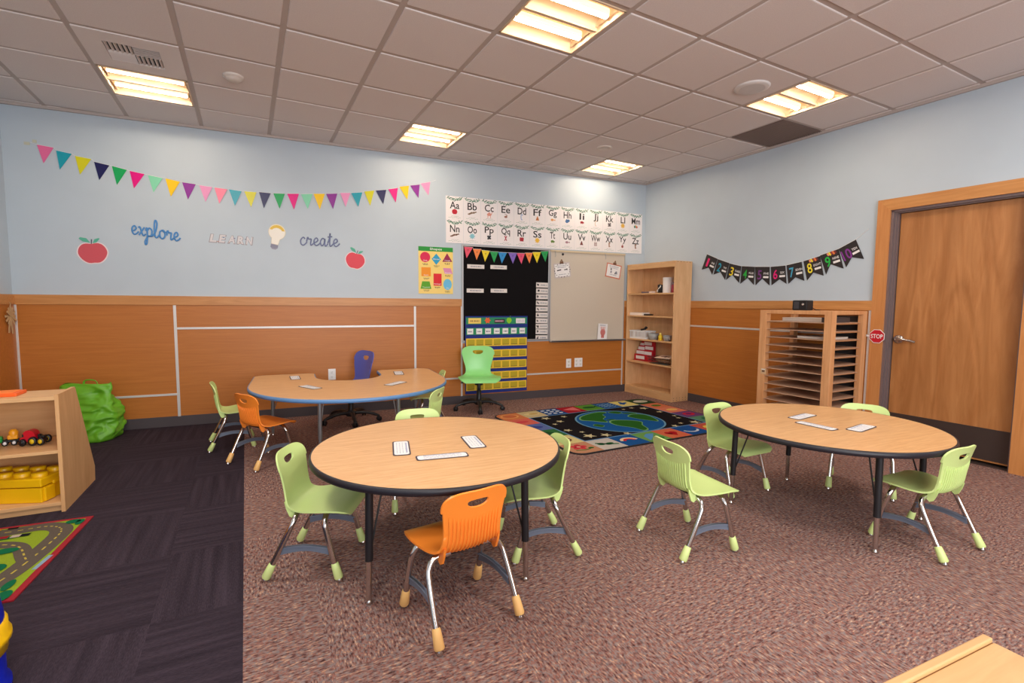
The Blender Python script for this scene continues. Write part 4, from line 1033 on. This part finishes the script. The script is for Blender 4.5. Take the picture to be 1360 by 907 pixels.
tag(b.build('picture_card', M=onshelf(1, .75, .225) @ Matrix.Translation((0, 0, .105)) @ Matrix.Rotation(.14, 4, 'X')), 'pinkish picture card lying in front of the wire tray', 'picture card')

# ------------------------------------------------------------------ paper rack by the door
t = thing('paper_rack', 'open wooden paper rack with many thin shelves beside the door', 'rack', RW(2.683, 0, .024))
RW2, RD, RH = .352, .578, 1.238
for sx in (-1, 1):
    for d0, d1 in ((RD-.07, RD), (0.0, .07)):
        x0, x1 = (sx*RW2, sx*(RW2-.07)) if d0 > .1 else (sx*RW2, sx*(RW2-.045))
        MB().span((min(x0, x1), 0, d0), (max(x0, x1), RH-.03, d1), M_RACK, .003).build('post', t)
b = MB(); b.span((-RW2, RH-.034, RD-.04), (RW2, RH, RD), M_RACK, .003); b.span((-RW2, RH-.034, 0), (RW2, RH, .04), M_RACK, .003)
for sx in (-1, 1): b.span((sx*RW2, RH-.034, .04), (sx*(RW2-.04), RH, RD-.04), M_RACK, .003)
b.build('top_frame', t)
for sx in (-1, 1):
    b = MB()
    for k in range(14): b.span((sx*(RW2-.045), 1.13-k*.0786-.018, .07), (sx*(RW2-.05)-sx*.012, 1.13-k*.0786-.006, RD-.07), M_RACK)
    b.span((sx*RW2, .0, .07), (sx*(RW2-.02), .06, RD-.07), M_RACK); b.build('shelf_cleats', t)
for k in range(14): MB().span((-RW2+.022, 1.13-k*.0786-.005, .01), (RW2-.022, 1.13-k*.0786, RD-.012), M_BOARD).build('shelf', t)
MB().span((.06, .05, .002), (RW2-.05, RH-.05, .008), mat('rack_back', (40, 32, 30), .8)).build('back_panel', t)
def rackm(s, z, d): return RW(s, z, d) @ Matrix.Rotation(-pi/2, 4, 'X')
b = MB()
for k in range(5): b.box((.004*(k % 2), 0, .004+.007*k), (.4, .3, .0065), mat('paper_stack', (206, 196, 186), .7), .01*k)
tag(b.build('paper_stack', M=rackm(2.67, 1.131, .3)), 'pale stack of paper on the top shelf of the paper rack', 'paper stack')
tag(MB().box((0, 0, .024), (.09, .3, .046), mat('dark_box', (70, 62, 62), .6), 0, .003).build('flat_box', M=rackm(2.945, 1.131, .38)), 'dark flat box right of the paper stack in the rack', 'box')
b = MB()
for k in range(4): b.box((0, 0, .003+.005*k), (.3, .3, .0046), MATS['paper_stack'], -.01*k)
tag(b.build('paper_stack', M=rackm(2.82, .974, .36)), 'low pile of pale paper on the third shelf of the paper rack', 'paper stack')
b = MB(); tgm = mat('tag_tan', (206, 170, 130), .6)
b.span((-.03, -.03, 0), (.03, .03, .003), tgm); b.rect(0, .0, .03, .02, .003+LAY, pal(120, 90, 70)); b.rect(0, .018, .04, .008, .003+LAY, M_PAPER)
tag(b.build('rack_tag', M=RW(2.395, .62, .6)), 'small tan tag on the left post of the paper rack', 'tag')
t = thing('pencil_sharpener', 'small black electric pencil sharpener on top of paper rack', 'pencil sharpener', rackm(2.58, RH, .3))
b = MB(); b.box((0, 0, .05), (.15, .11, .1), M_BLACK, 0, .01); b.build('body', t)
b = MB(); b.box((-.03, -.056, .05), (.05, .004, .07), mat('sharpener_face', (60, 60, 66), .3), 0, .001); b.build('shavings_tray', t)
b = MB(); b.lathe([(.012, 0), (.012, .004), (.005, .004), (.005, .0)], M_CHROME, n=16, M=Matrix.Rotation(pi/2, 4, 'X')); b.xf(Matrix.Translation((.035, -.056, .06))); b.build('pencil_hole', t)
MB().tube(cr([(.075, .03, .03), (.1, .05, .008), (.09, .12, .006), (.06, .2, .006)], 5), .004, M_BLACK, 6).build('cord', t)

# ------------------------------------------------------------------ world rug
t = MB(); RWX, RHY = 1.13, .83; e = .31
def rrect(w, h, r):
    return [(sx*(w-r)+r*cos(q), sy*(h-r)+r*sin(q)) for sx, sy, q0 in ((1, 1, 0), (-1, 1, pi/2), (-1, -1, pi), (1, -1, 3*pi/2)) for q in [q0+k*pi/12 for k in range(7)]]
t.prism(rrect(RWX, RHY, .12), 0, .009, pal(24, 20, 24, .9)); Z0 = .009
def rc(r, g, b_): return mat('rug_%d_%d_%d' % (r, g, b_), (r*.9, g*.9, b_*.9), .95, noise=.08, nscale=160, spec=.1)
ix, iy = RWX-e, RHY-e; cw = 2*ix/6; ch = 2*iy/4
def cellr(x0, y0, x1, y1, c): t.flat([(x0, y0), (x1, y0), (x1, y1), (x0, y1)], Z0+LAY, rc(*c))
def corner(sx, sy, c):
    o = .018; r = .1
    pts = [(sx*ix, sy*iy), (sx*(RWX-o), sy*iy)]+[(sx*(RWX-o-r+r*cos(q)), sy*(RHY-o-r+r*sin(q))) for q in [k*pi/12 for k in range(7)]]+[(sx*ix, sy*(RHY-o))]
    if sx*sy < 0: pts = pts[::-1]
    t.flat(pts, Z0+LAY, rc(*c))
o = .018
top = [(206, 186, 140), (28, 76, 140), (168, 24, 40), (92, 150, 50), (30, 84, 150), (226, 214, 130)]
bot = [(200, 194, 186), (22, 84, 150), (110, 160, 84), (214, 108, 76), (24, 80, 150), (196, 90, 70)]
lef = [(222, 106, 90), (92, 110, 170), (52, 110, 60), (222, 206, 140)]
rig = [(214, 120, 84), (222, 130, 100), (110, 66, 120), (90, 140, 110)]
for k in range(6):
    cellr(-ix+k*cw, iy, -ix+(k+1)*cw, RHY-o, top[k]); cellr(-ix+k*cw, -RHY+o, -ix+(k+1)*cw, -iy, bot[k])
for k in range(4):
    cellr(-RWX+o, iy-(k+1)*ch, -ix, iy-k*ch, lef[k]); cellr(ix, iy-(k+1)*ch, RWX-o, iy-k*ch, rig[k])
corner(-1, 1, (216, 128, 80)); corner(1, 1, (40, 70, 40)); corner(-1, -1, (196, 140, 106)); corner(1, -1, (60, 100, 150))
t.rect(0, 0, 2*ix, 2*iy, Z0+2*LAY, rc(110, 160, 210)); t.rect(0, 0, 2*ix-.03, 2*iy-.03, Z0+3*LAY, rc(22, 18, 24))
z1 = Z0+2*LAY
cx = lambda k: -ix+(k+.5)*cw
ty, by = (iy+RHY)/2, -(iy+RHY)/2; lx = -(ix+RWX)/2
t.disc(lx, ty, .11, .09, z1, rc(236, 166, 96)); t.disc(lx, ty, .085, .07, z1+LAY, rc(206, 110, 70))
t.disc(cx(0), ty, .1, .06, z1, rc(226, 206, 150)); t.disc(cx(0)+.02, ty, .06, .03, z1+LAY, rc(196, 160, 90))
for k in range(3):
    for j in range(3): t.disc(cx(1)-.08+k*.08, ty-.08+j*.08, .032, .022, z1, rc(214, 226, 236), 12, rot=.4)
t.flat([(cx(2)-.1, ty+.02), (cx(2)+.1, ty+.1), (cx(2)+.08, ty-.1)], z1, rc(226, 120, 120))
t.disc(cx(3), ty, .09, .05, z1, rc(30, 90, 36)); t.flat([(cx(3)+.07, ty), (cx(3)+.12, ty+.05), (cx(3)+.12, ty-.05)], z1+LAY, rc(30, 90, 36))
for k in range(4): t.ribbon([(cx(4)-.1+q*.02, ty-.08+k*.05+.012*sin(q*1.4)) for q in range(11)], .012, z1, rc(150, 190, 220))
t.disc(cx(5), ty, .08, .03, z1, rc(26, 80, 150), rot=.4); t.disc(cx(5)-.02, ty+.01, .03, .085, z1+LAY, rc(26, 80, 150), rot=-.3)
t.disc(-lx, ty, .11, .07, z1, rc(196, 196, 170)); t.disc(-lx-.03, ty+.02, .05, .05, z1+LAY, rc(216, 214, 196))
t.disc(-lx, iy-.5*ch, .07, .05, z1, rc(80, 120, 40)); t.disc(-lx, iy-1.5*ch, .08, .05, z1, rc(240, 196, 110))
t.disc(-lx, iy-2.5*ch, .08, .06, z1, rc(196, 30, 60)); t.disc(-lx, iy-2.5*ch, .04, .03, z1+LAY, rc(90, 40, 100)); t.disc(-lx, iy-3.5*ch, .06, .06, z1, rc(40, 110, 70))
t.disc(lx, iy-.5*ch, .08, .04, z1, rc(214, 70, 80)); t.disc(lx, iy-1.5*ch, .1, .05, z1, rc(60, 70, 150)); t.disc(lx, iy-2.5*ch, .07, .06, z1, rc(30, 80, 40))
t.disc(lx, iy-3.5*ch, .09, .075, z1, rc(120, 90, 70)); t.disc(lx, iy-3.5*ch, .07, .055, z1+LAY, rc(226, 214, 170))
for k in range(5): t.disc(lx+.045*cos(k*1.257), by+.035+.04*sin(k*1.257), .04, .03, z1, rc(214, 60, 70), 12, rot=k*1.257)
t.disc(lx, by+.035, .02, .02, z1+LAY, rc(240, 160, 140)); t.ribbon([(lx-.08, by-.04), (lx, by-.06), (lx+.07, by-.05)], .018, z1, rc(60, 110, 40)); t.disc(lx+.09, by-.03, .03, .02, z1, rc(30, 100, 30))
t.disc(cx(0)-.05, by+.02, .04, .035, z1, rc(40, 110, 66)); t.disc(cx(0)+.03, by, .05, .03, z1, rc(50, 120, 70), rot=.3); t.ribbon([(cx(0)-.09, by+.06), (cx(0), by), (cx(0)+.11, by-.04)], .03, z1, rc(40, 110, 66))
for rr_, c in ((.09, (236, 214, 180)), (.06, (206, 40, 50))): t.ribbon([(cx(1)+rr_*cos(a), by-.02+rr_*sin(a)) for a in [.2+2.7*k/12 for k in range(13)]], .03, z1+LAY, rc(*c))
t.flat([(cx(2)-.1, by-.1), (cx(2)+.0, by-.02), (cx(2)+.1, by+.08), (cx(2)+.02, by+.1), (cx(2)-.06, by+.04)], z1, rc(90, 150, 200)); t.disc(cx(2)+.05, by-.06, .05, .04, z1, rc(40, 120, 50))
t.disc(cx(3)-.03, by+.02, .04, .04, z1, rc(180, 24, 34)); t.disc(cx(3)+.035, by+.02, .04, .04, z1+LAY, rc(180, 24, 34)); t.flat([(cx(3)-.07, by+.01), (cx(3)+.0, by-.08), (cx(3)+.073, by+.01)], z1, rc(180, 24, 34))
t.ribbon([(cx(4)+.09*cos(a), by+.03+.08*sin(a)) for a in [3.3+2.7*k/12 for k in range(13)]], .025, z1, rc(196, 214, 230)); t.disc(cx(5), by, .07, .07, z1, rc(236, 200, 90))
# the globe
EX, EY, ER = 0.02, -.03, .47; z2 = Z0+4*LAY
t.disc(EX, EY, ER+.018, ER+.018, z2, rc(110, 160, 190), 64); t.disc(EX, EY, ER, ER, z2+LAY, rc(18, 88, 156), 64)
lg, ld = rc(120, 176, 110), rc(36, 98, 30)
def land(P):
    P = [p.to_2d() for p in cr([(x, y, 0) for x, y in P], 4, True)]
    c = sum(P, Vector((0, 0)))/len(P)
    t.flat([(EX+c.x+(p.x-c.x)*1.1, EY+c.y+(p.y-c.y)*1.1) for p in P], z2+2*LAY, lg); t.flat([(EX+p.x, EY+p.y) for p in P], z2+3*LAY, ld)
land([(-.36, .2), (-.28, .32), (-.1, .4), (.05, .42), (.1, .36), (.0, .3), (-.04, .2), (-.12, .14), (-.16, .02), (-.22, .04), (-.28, .12)])
land([(-.14, -.02), (-.04, .02), (.1, -.06), (.16, -.16), (.08, -.26), (.02, -.4), (-.06, -.43), (-.08, -.3), (-.16, -.16)])
land([(.14, .36), (.24, .38), (.28, .3), (.2, .26)])
land([(.22, .1), (.34, .16), (.44, .08), (.42, -.08), (.36, -.2), (.3, -.14), (.24, -.02)])
land([(.26, .26), (.38, .24), (.41, .18), (.3, .2)])
land([(-.4, -.06), (-.34, -.02), (-.3, -.1), (-.36, -.14)])
land([(-.12, .08), (-.06, .09), (-.02, .05), (-.08, .045)])
for q in [(3.96, -1.17, 1.1), (4.19, -1.17, .75), (4.04, -1.35, .9), (3.93, -1.44, .6), (3.93, -1.71, .9), (4.03, -1.82, .6), (4.02, -1.97, 1.3), (4.19, -2.0, 1.1), (4.42, -2.03, .8), (5.33, -1.14, 1.1), (5.38, -1.37, .8), (5.2, -1.07, .7), (5.06, -1.1, .5), (5.37, -1.7, .6), (5.4, -1.92, 1.2), (5.22, -1.9, .6), (5.08, -1.97, .8), (5.4, -1.6, .6)]:
    dx, dy = q[0]-4.65, q[1]+1.53; u, v = dx*cos(G)+dy*sin(G), -dx*sin(G)+dy*cos(G)
    t.star(u, v, .058*q[2], z2, rc(216, 204, 160), .3)
tag(t.build('world_rug', M=tr(4.65, -1.53, .0005, G)), 'black classroom rug with a globe, stars and picture border', 'rug')

# ------------------------------------------------------------------ play corner on the left
t = MB(); xa, xb, ya, yb = -.86, .315, -3.265, -2.36
t.span((xa, ya, 0), (xb, yb, .007), pal(150, 12, 34, .9)); z1 = .007+LAY
def grd(r, g, b_): return rc(r, g, b_)
t.flat([(xa+.028, ya+.028), (xb-.028, ya+.028), (xb-.028, yb-.028), (xa+.028, yb-.028)], z1, grd(152, 178, 48))
RN = [2]
def road(P, w=.1):
    RN[0] += 2
    Q = [(p.x, p.y) for p in cr([(x, y, 0) for x, y in P], 8)]
    t.ribbon(Q, w, z1+LAY*RN[0]*.5, grd(104, 94, 84))
    for i in range(0, len(Q)-1, 2): t.ribbon(Q[i:i+2], .008, z1+LAY*(RN[0]*.5+.5), grd(206, 186, 80))
road([(.12, -3.3+.05), (.2, -3.0), (.23, -2.7), (.22, -2.52), (.13, -2.44), (-.02, -2.45), (-.3, -2.47), (-.8, -2.46)]); road([(.2, -2.86), (.08, -2.66), (-.12, -2.6), (-.4, -2.6), (-.82, -2.6)], .07)
road([(-.1, -3.22), (-.05, -2.95), (-.2, -2.8), (-.5, -2.8), (-.8, -2.85)], .09)
for x, y, a, b_ in [(.24, -2.42, .035, .03), (.275, -2.44, .02, .04), (.06, -2.72, .06, .035), (.1, -2.92, .05, .05), (.06, -3.0, .05, .04), (.13, -3.12, .03, .04), (.26, -3.22, .03, .05), (-.05, -2.54, .1, .02), (.24, -3.12, .02, .05)]: t.disc(x, y, a, b_, z1+LAY*6, grd(20, 112, 74), 14)
t.disc(.0, -3.1, .07, .06, z1+LAY*6, grd(110, 170, 196)); t.rect(.285, -2.92, .02, .14, z1+LAY, grd(150, 176, 200), -.1); t.ribbon([(-.02, -3.05), (.02, -3.1), (.03, -3.15)], .012, z1+LAY*7, grd(220, 230, 236))
for k in range(9): t.rect(-.03-k*.07, -2.405, .045, .02, z1+LAY*6, grd(*[(30, 30, 30), (206, 160, 30), (90, 60, 110)][k % 3]))
for x, c in [(-.02, (160, 40, 50)), (.03, (206, 190, 170)), (-.08, (220, 200, 150)), (.07, (30, 34, 40)), (-.14, (40, 40, 44)), (-.2, (190, 60, 60))]: t.rect(x, -2.53, .04, .035, z1+LAY*7, grd(*c))
tag(t.build('road_rug', M=tr(0, 0, .0005)), 'green play rug with printed roads and red border', 'rug')

t = thing('toy_shelf', 'low maple toy shelf with slanted side panel at left edge', 'shelf', tr(.129, -2.198, 0, .06))
SW = .92; ZT = .724
sp = [(0, .0), (.6, .0), (.61, .1), (.31, .705), (.295, ZT), (0, ZT)]
for x0, x1 in ((-.019, 0), (-SW, -SW+.019)):
    MB().prism(sp, x0, x1, M_MAPLE, YZ).build('side_panel', t)
MB().span((-SW+.019, .004, ZT-.036), (-.019, .295, ZT-.012), M_MAPLEX, .002).build('top_board', t)
MB().span((-SW+.019, .004, .362), (-.019, .42, .382), M_MAPLEX, .002).build('shelf', t)
MB().span((-SW+.019, .004, .04), (-.019, .56, .061), M_MAPLEX, .002).build('bottom_board', t)
MB().span((-SW+.019, .03, 0), (-.019, .048, .04), M_MAPLEX).build('kick_board', t)
b = MB(); p0, p1 = (.575, .06), (.288, ZT-.036)
b.prism([p0, (p0[0]+.012, p0[1]+.004), (p1[0]+.012, p1[1]), p1], -SW+.019, -.019, M_MAPLEX, YZ); b.build('back_panel', t)
# yellow storage brick
t = thing('toy_brick_box', 'big yellow studded brick shaped storage box on bottom shelf', 'toy box', tr(-.142, -1.998, .0615, -.3) @ Matrix.Diagonal((.95, .92, .84, 1)))
YB = mat('yellow_toy', (236, 186, 8), .35)
b = MB(); b.box((0, 0, .055), (.42, .27, .11), YB, 0, .006); b.build('box', t)
b = MB(); b.box((0, 0, .147), (.43, .28, .06), YB, 0, .006)
for i in range(4):
    for j in range(2): b.lathe([(.042, .17), (.042, .198), (.038, .204), (.0, .205)], YB, (-.155+i*.103, -.062+j*.125, 0), 24)
b.build('lid', t)
b = MB()
for y in (-.075, .075): b.box((.214, y, .055), (.014, .08, .1), YB, 0, .004)
b.box((.218, 0, .122), (.016, .1, .03), YB, 0, .008); b.build('handle', t)
# toy vehicles
def wheel(t, x, y, r, hub, w=.03):
    b = MB(); R = Matrix.Rotation(pi/2, 4, 'X')
    b.lathe([(r*.5, -w/2), (r*.9, -w/2), (r, -w*.3), (r, w*.3), (r*.9, w/2), (r*.5, w/2)], M_BLACK, (x, y, r), 20, R)
    b.lathe([(.0, -w/2-.003), (r*.55, -w/2-.001), (r*.55, w/2+.001), (.0, w/2+.003)], hub, (x, y, r), 18, R); b.build('wheel', t)
t = thing('toy_truck', 'red toy truck with yellow wheel hubs on the shelf', 'toy truck', tr(-.085, -1.98, .3825, -.12) @ Matrix.Diagonal((.58, .7, .74, 1)))
RD_ = mat('red_toy', (206, 20, 44), .3); YH = mat('yellow_hub', (230, 196, 20), .4); GN = mat('green_toy', (30, 150, 60), .35); AM = mat('amber_toy', (244, 166, 30), .35)
b = MB(); cab = [(-.085, .03), (.045, .035), (.045, .075), (.03, .11), (.0, .125), (-.035, .125), (-.06, .105), (-.07, .07), (-.085, .065)]
b.prism([(p.x, p.y) for p in cr([(x, z, 0) for x, z in cab], 3, True)], -.038, .038, RD_, Matrix(((1, 0, 0, 0), (0, 0, 1, 0), (0, 1, 0, 0), (0, 0, 0, 1)))); b.build('cab', t)
b = MB(); b.box((.02, 0, .036), (.2, .06, .026), M_BLACK, 0, .006); b.box((.085, 0, .06), (.05, .05, .03), M_BLACK, 0, .006); b.box((.06, 0, .072), (.02, .03, .03), M_BLACK, 0, .004); b.build('chassis', t)
b = MB(); b.box((-.062, 0, .085), (.018, .078, .026), M_INK, 0, .004); b.build('windscreen', t)
for x, y, r in [(-.06, -.05, .03), (-.06, .05, .03), (.03, -.052, .038), (.03, .052, .038), (.1, -.05, .034), (.1, .05, .034)]: wheel(t, x, y, r, YH if x > 0 else M_BLACK)
t = thing('toy_loader', 'green and yellow toy loader at far left of the shelf', 'toy truck', tr(-.24, -1.955, .3825, .25) @ Matrix.Diagonal((.68, .7, .8, 1)))
b = MB(); b.box((-.04, 0, .05), (.09, .06, .05), GN, 0, .012); b.lathe([(.03, 0), (.034, .02), (.025, .05), (.0, .055)], GN, (-.045, 0, .06), 18); b.build('cab', t)
b = MB(); b.box((.05, 0, .035), (.12, .05, .016), M_INK, .0, .003); b.build('chassis', t)
b = MB(); b.box((.07, 0, .062), (.07, .05, .035), AM, 0, .008); b.lathe([(.03, 0), (.034, .03), (.02, .05), (.0, .053)], AM, (.075, 0, .07), 16); b.build('load', t)
for x, y in [(-.05, -.036), (-.05, .036), (.02, -.034), (.02, .034), (.08, -.034), (.08, .034)]: wheel(t, x, y, .022, M_PAPER if x > 0 else GN, .018)
b = MB(); b.box((0, 0, .01), (.34, .15, .02), mat('orange_tray', (236, 96, 24), .4), 0, .004); b.box((0, 0, .021), (.3, .12, .004), pal(250, 130, 50), 0, .001)
tag(b.build('orange_tray', M=tr(-.265, -2.06, ZT-.0118, .06)), 'flat orange tray lying on top of the toy shelf', 'tray')
# blue tub at the very edge
t = thing('toy_bucket', 'blue plastic bucket with a yellow band at lower left edge', 'bucket', tr(.398, -3.911, 0))
BL = mat('blue_toy', (10, 34, 190), .3)
MB().lathe([(.0, .0), (.158, .0), (.163, .008), (.163, .026), (.152, .036), (.152, .15), (.155, .25), (.145, .33), (.132, .41), (.128, .42), (.12, .42), (.13, .3), (.14, .2), (.0, .19)], BL, n=36).build('tub', t)
MB().lathe([(.15, .138), (.16, .14), (.162, .17), (.171, .178), (.171, .192), (.163, .2), (.163, .232), (.152, .24)], YB, n=36).build('band', t)
MB().tube(cr([(-.126, 0, .4), (-.11, 0, .47), (0, 0, .5), (.11, 0, .47), (.126, 0, .4)], 6), .007, BL, 8).build('handle', t)
# green sack
b = MB(); GM = mat('lime_nylon', (104, 178, 40), .4, bump=.4, nscale=14); n = 96; V = []; lev = 60
from mathutils import noise as MN
for i in range(lev):
    u = i/(lev-1); z = .515*u
    wx = .222+.02*sin(pi*min(1, u/.8))**1.5-.03*sstep((u-.55)/.45); wy = .035+.165*(1-sstep(u*1.02))**.8
    if u < .06: k_ = .9+.1*sqrt(u/.06); wx *= k_; wy *= k_
    for k in range(n):
        a = 2*pi*k/n; ca, sa = cos(a), sin(a); q = .5
        x = wx*(abs(ca)**q)*(1 if ca > 0 else -1); y = wy*(abs(sa)**q)*(1 if sa > 0 else -1)
        p = Vector((x*7, y*7+3, z*9))
        rg = 1-abs(MN.noise(p*.8)*2.0); r2_ = 1-abs(MN.noise(p*1.9+Vector((7, 1, 2)))*2.0)
        d = (.045*rg+.02*r2_-.035)*min(1, u*5)*(1-.6*sstep((u-.85)/.15))
        nx, ny = ca*abs(ca)**.3, sa
        V.append((x+nx*d, y+ny*d, max(0, z+.012*sin(3*a+1)*(u > .9)-.02*rg*(0 < u < .9)*.5)))
F = [(i*n+k, i*n+(k+1) % n, (i+1)*n+(k+1) % n, (i+1)*n+k) for i in range(lev-1) for k in range(n)]
b.add(V, F+[tuple(range(n))[::-1], tuple(range((lev-1)*n, lev*n))], GM, True)
t = thing('green_sack', 'bright green nylon sack slumped against back wall behind toy shelf', 'bag', tr(-.345, -.27, .001, -.12))
b.build('body', t)
MB().tube(cr([(-.02, -.01, .505), (-.01, -.015, .545), (.03, -.015, .555), (.075, -.012, .54), (.09, -.01, .5)], 5), .009, GM, 8, flat=.5).build('handle_loop', t)
# ------------------------------------------------------------------ cabinet at the lower right
t = thing('cabinet', 'light maple cabinet top corner at the lower right edge', 'cabinet', tr(2.487, -5.556, 0, 0))
CW, CDp, CHh = .95, .36, .75
ML = wood('maple_light', (206, 164, 114), (192, 148, 98), (1.4, 10, 10), .4)
MB().span((-CW, -.013, .0), (0, 0, CHh), ML, .002).build('back_panel', t)
for x0, x1 in ((-.02, 0), (-CW, -CW+.02)): MB().span((x0, -CDp, 0), (x1, -.013, CHh-.026), ML, .002).build('side_panel', t)
MB().span((-CW, -CDp, CHh-.026), (0, -.014, CHh-.006), ML, .002).build('top_board', t)
MB().span((-CW+.02, -CDp+.01, .08), (-.02, -.013, .1), ML).build('bottom_board', t)

# ------------------------------------------------------------------ unseen light: further ceiling lamps as area lamps, and an added window fill
for i, j in HIDDEN:
    L = bpy.data.lights.new('ceiling_lamp', 'AREA'); L.shape = 'SQUARE'; L.size = .55; L.energy = 17; L.color = (1, .925, .83)
    o = bpy.data.objects.new('ceiling_lamp', L); COL.objects.link(o); o.matrix_basis = GR @ Matrix.Translation(((i+.5)*T, -(j+.5)*T, CEIL-.004))
L = bpy.data.lights.new('window_fill', 'AREA'); L.shape = 'RECTANGLE'; L.size = WX1-WX0; L.size_y = WZ1-WZ0; L.energy = 125; L.color = (.96, .98, 1)  # added fill from behind the camera, set as daylight in the assumed window
o = bpy.data.objects.new('window_fill', L); COL.objects.link(o); o.matrix_basis = Matrix.Translation(((WX0+WX1)/2, YF-.14, (WZ0+WZ1)/2)) @ Matrix.Rotation(pi/2, 4, 'X')
w = bpy.data.worlds.new('World'); bpy.context.scene.world = w; w.use_nodes = True
w.node_tree.nodes['Background'].inputs['Color'].default_value = (.6, .7, .8, 1); w.node_tree.nodes['Background'].inputs['Strength'].default_value = .02

# ------------------------------------------------------------------ camera
YAW, PIT, ROL = .4108, .0779, .0073
f = Vector((sin(YAW)*cos(PIT), cos(YAW)*cos(PIT), -sin(PIT))); r = Vector((cos(YAW), -sin(YAW), 0)); u = r.cross(f)
r2 = r*cos(ROL)+u*sin(ROL); u2 = u*cos(ROL)-r*sin(ROL)
cam = bpy.data.cameras.new('camera'); cam.sensor_fit = 'HORIZONTAL'; cam.sensor_width = 36; cam.lens = 651.692/1360*36
cam.clip_start = .05; cam.clip_end = 60
co = bpy.data.objects.new('camera', cam); COL.objects.link(co)
co.matrix_world = Matrix(((r2.x, u2.x, -f.x, CAMP[0]), (r2.y, u2.y, -f.y, CAMP[1]), (r2.z, u2.z, -f.z, CAMP[2]), (0, 0, 0, 1)))
sc = bpy.context.scene; sc.camera = co
vs = sc.view_settings; vs.view_transform = 'Standard'; vs.look = 'None'; vs.gamma = 1; vs.exposure = 1.0; vs.use_curve_mapping = False
sc.cycles.use_denoising = True; sc.cycles.max_bounces = 8; sc.cycles.diffuse_bounces = 5
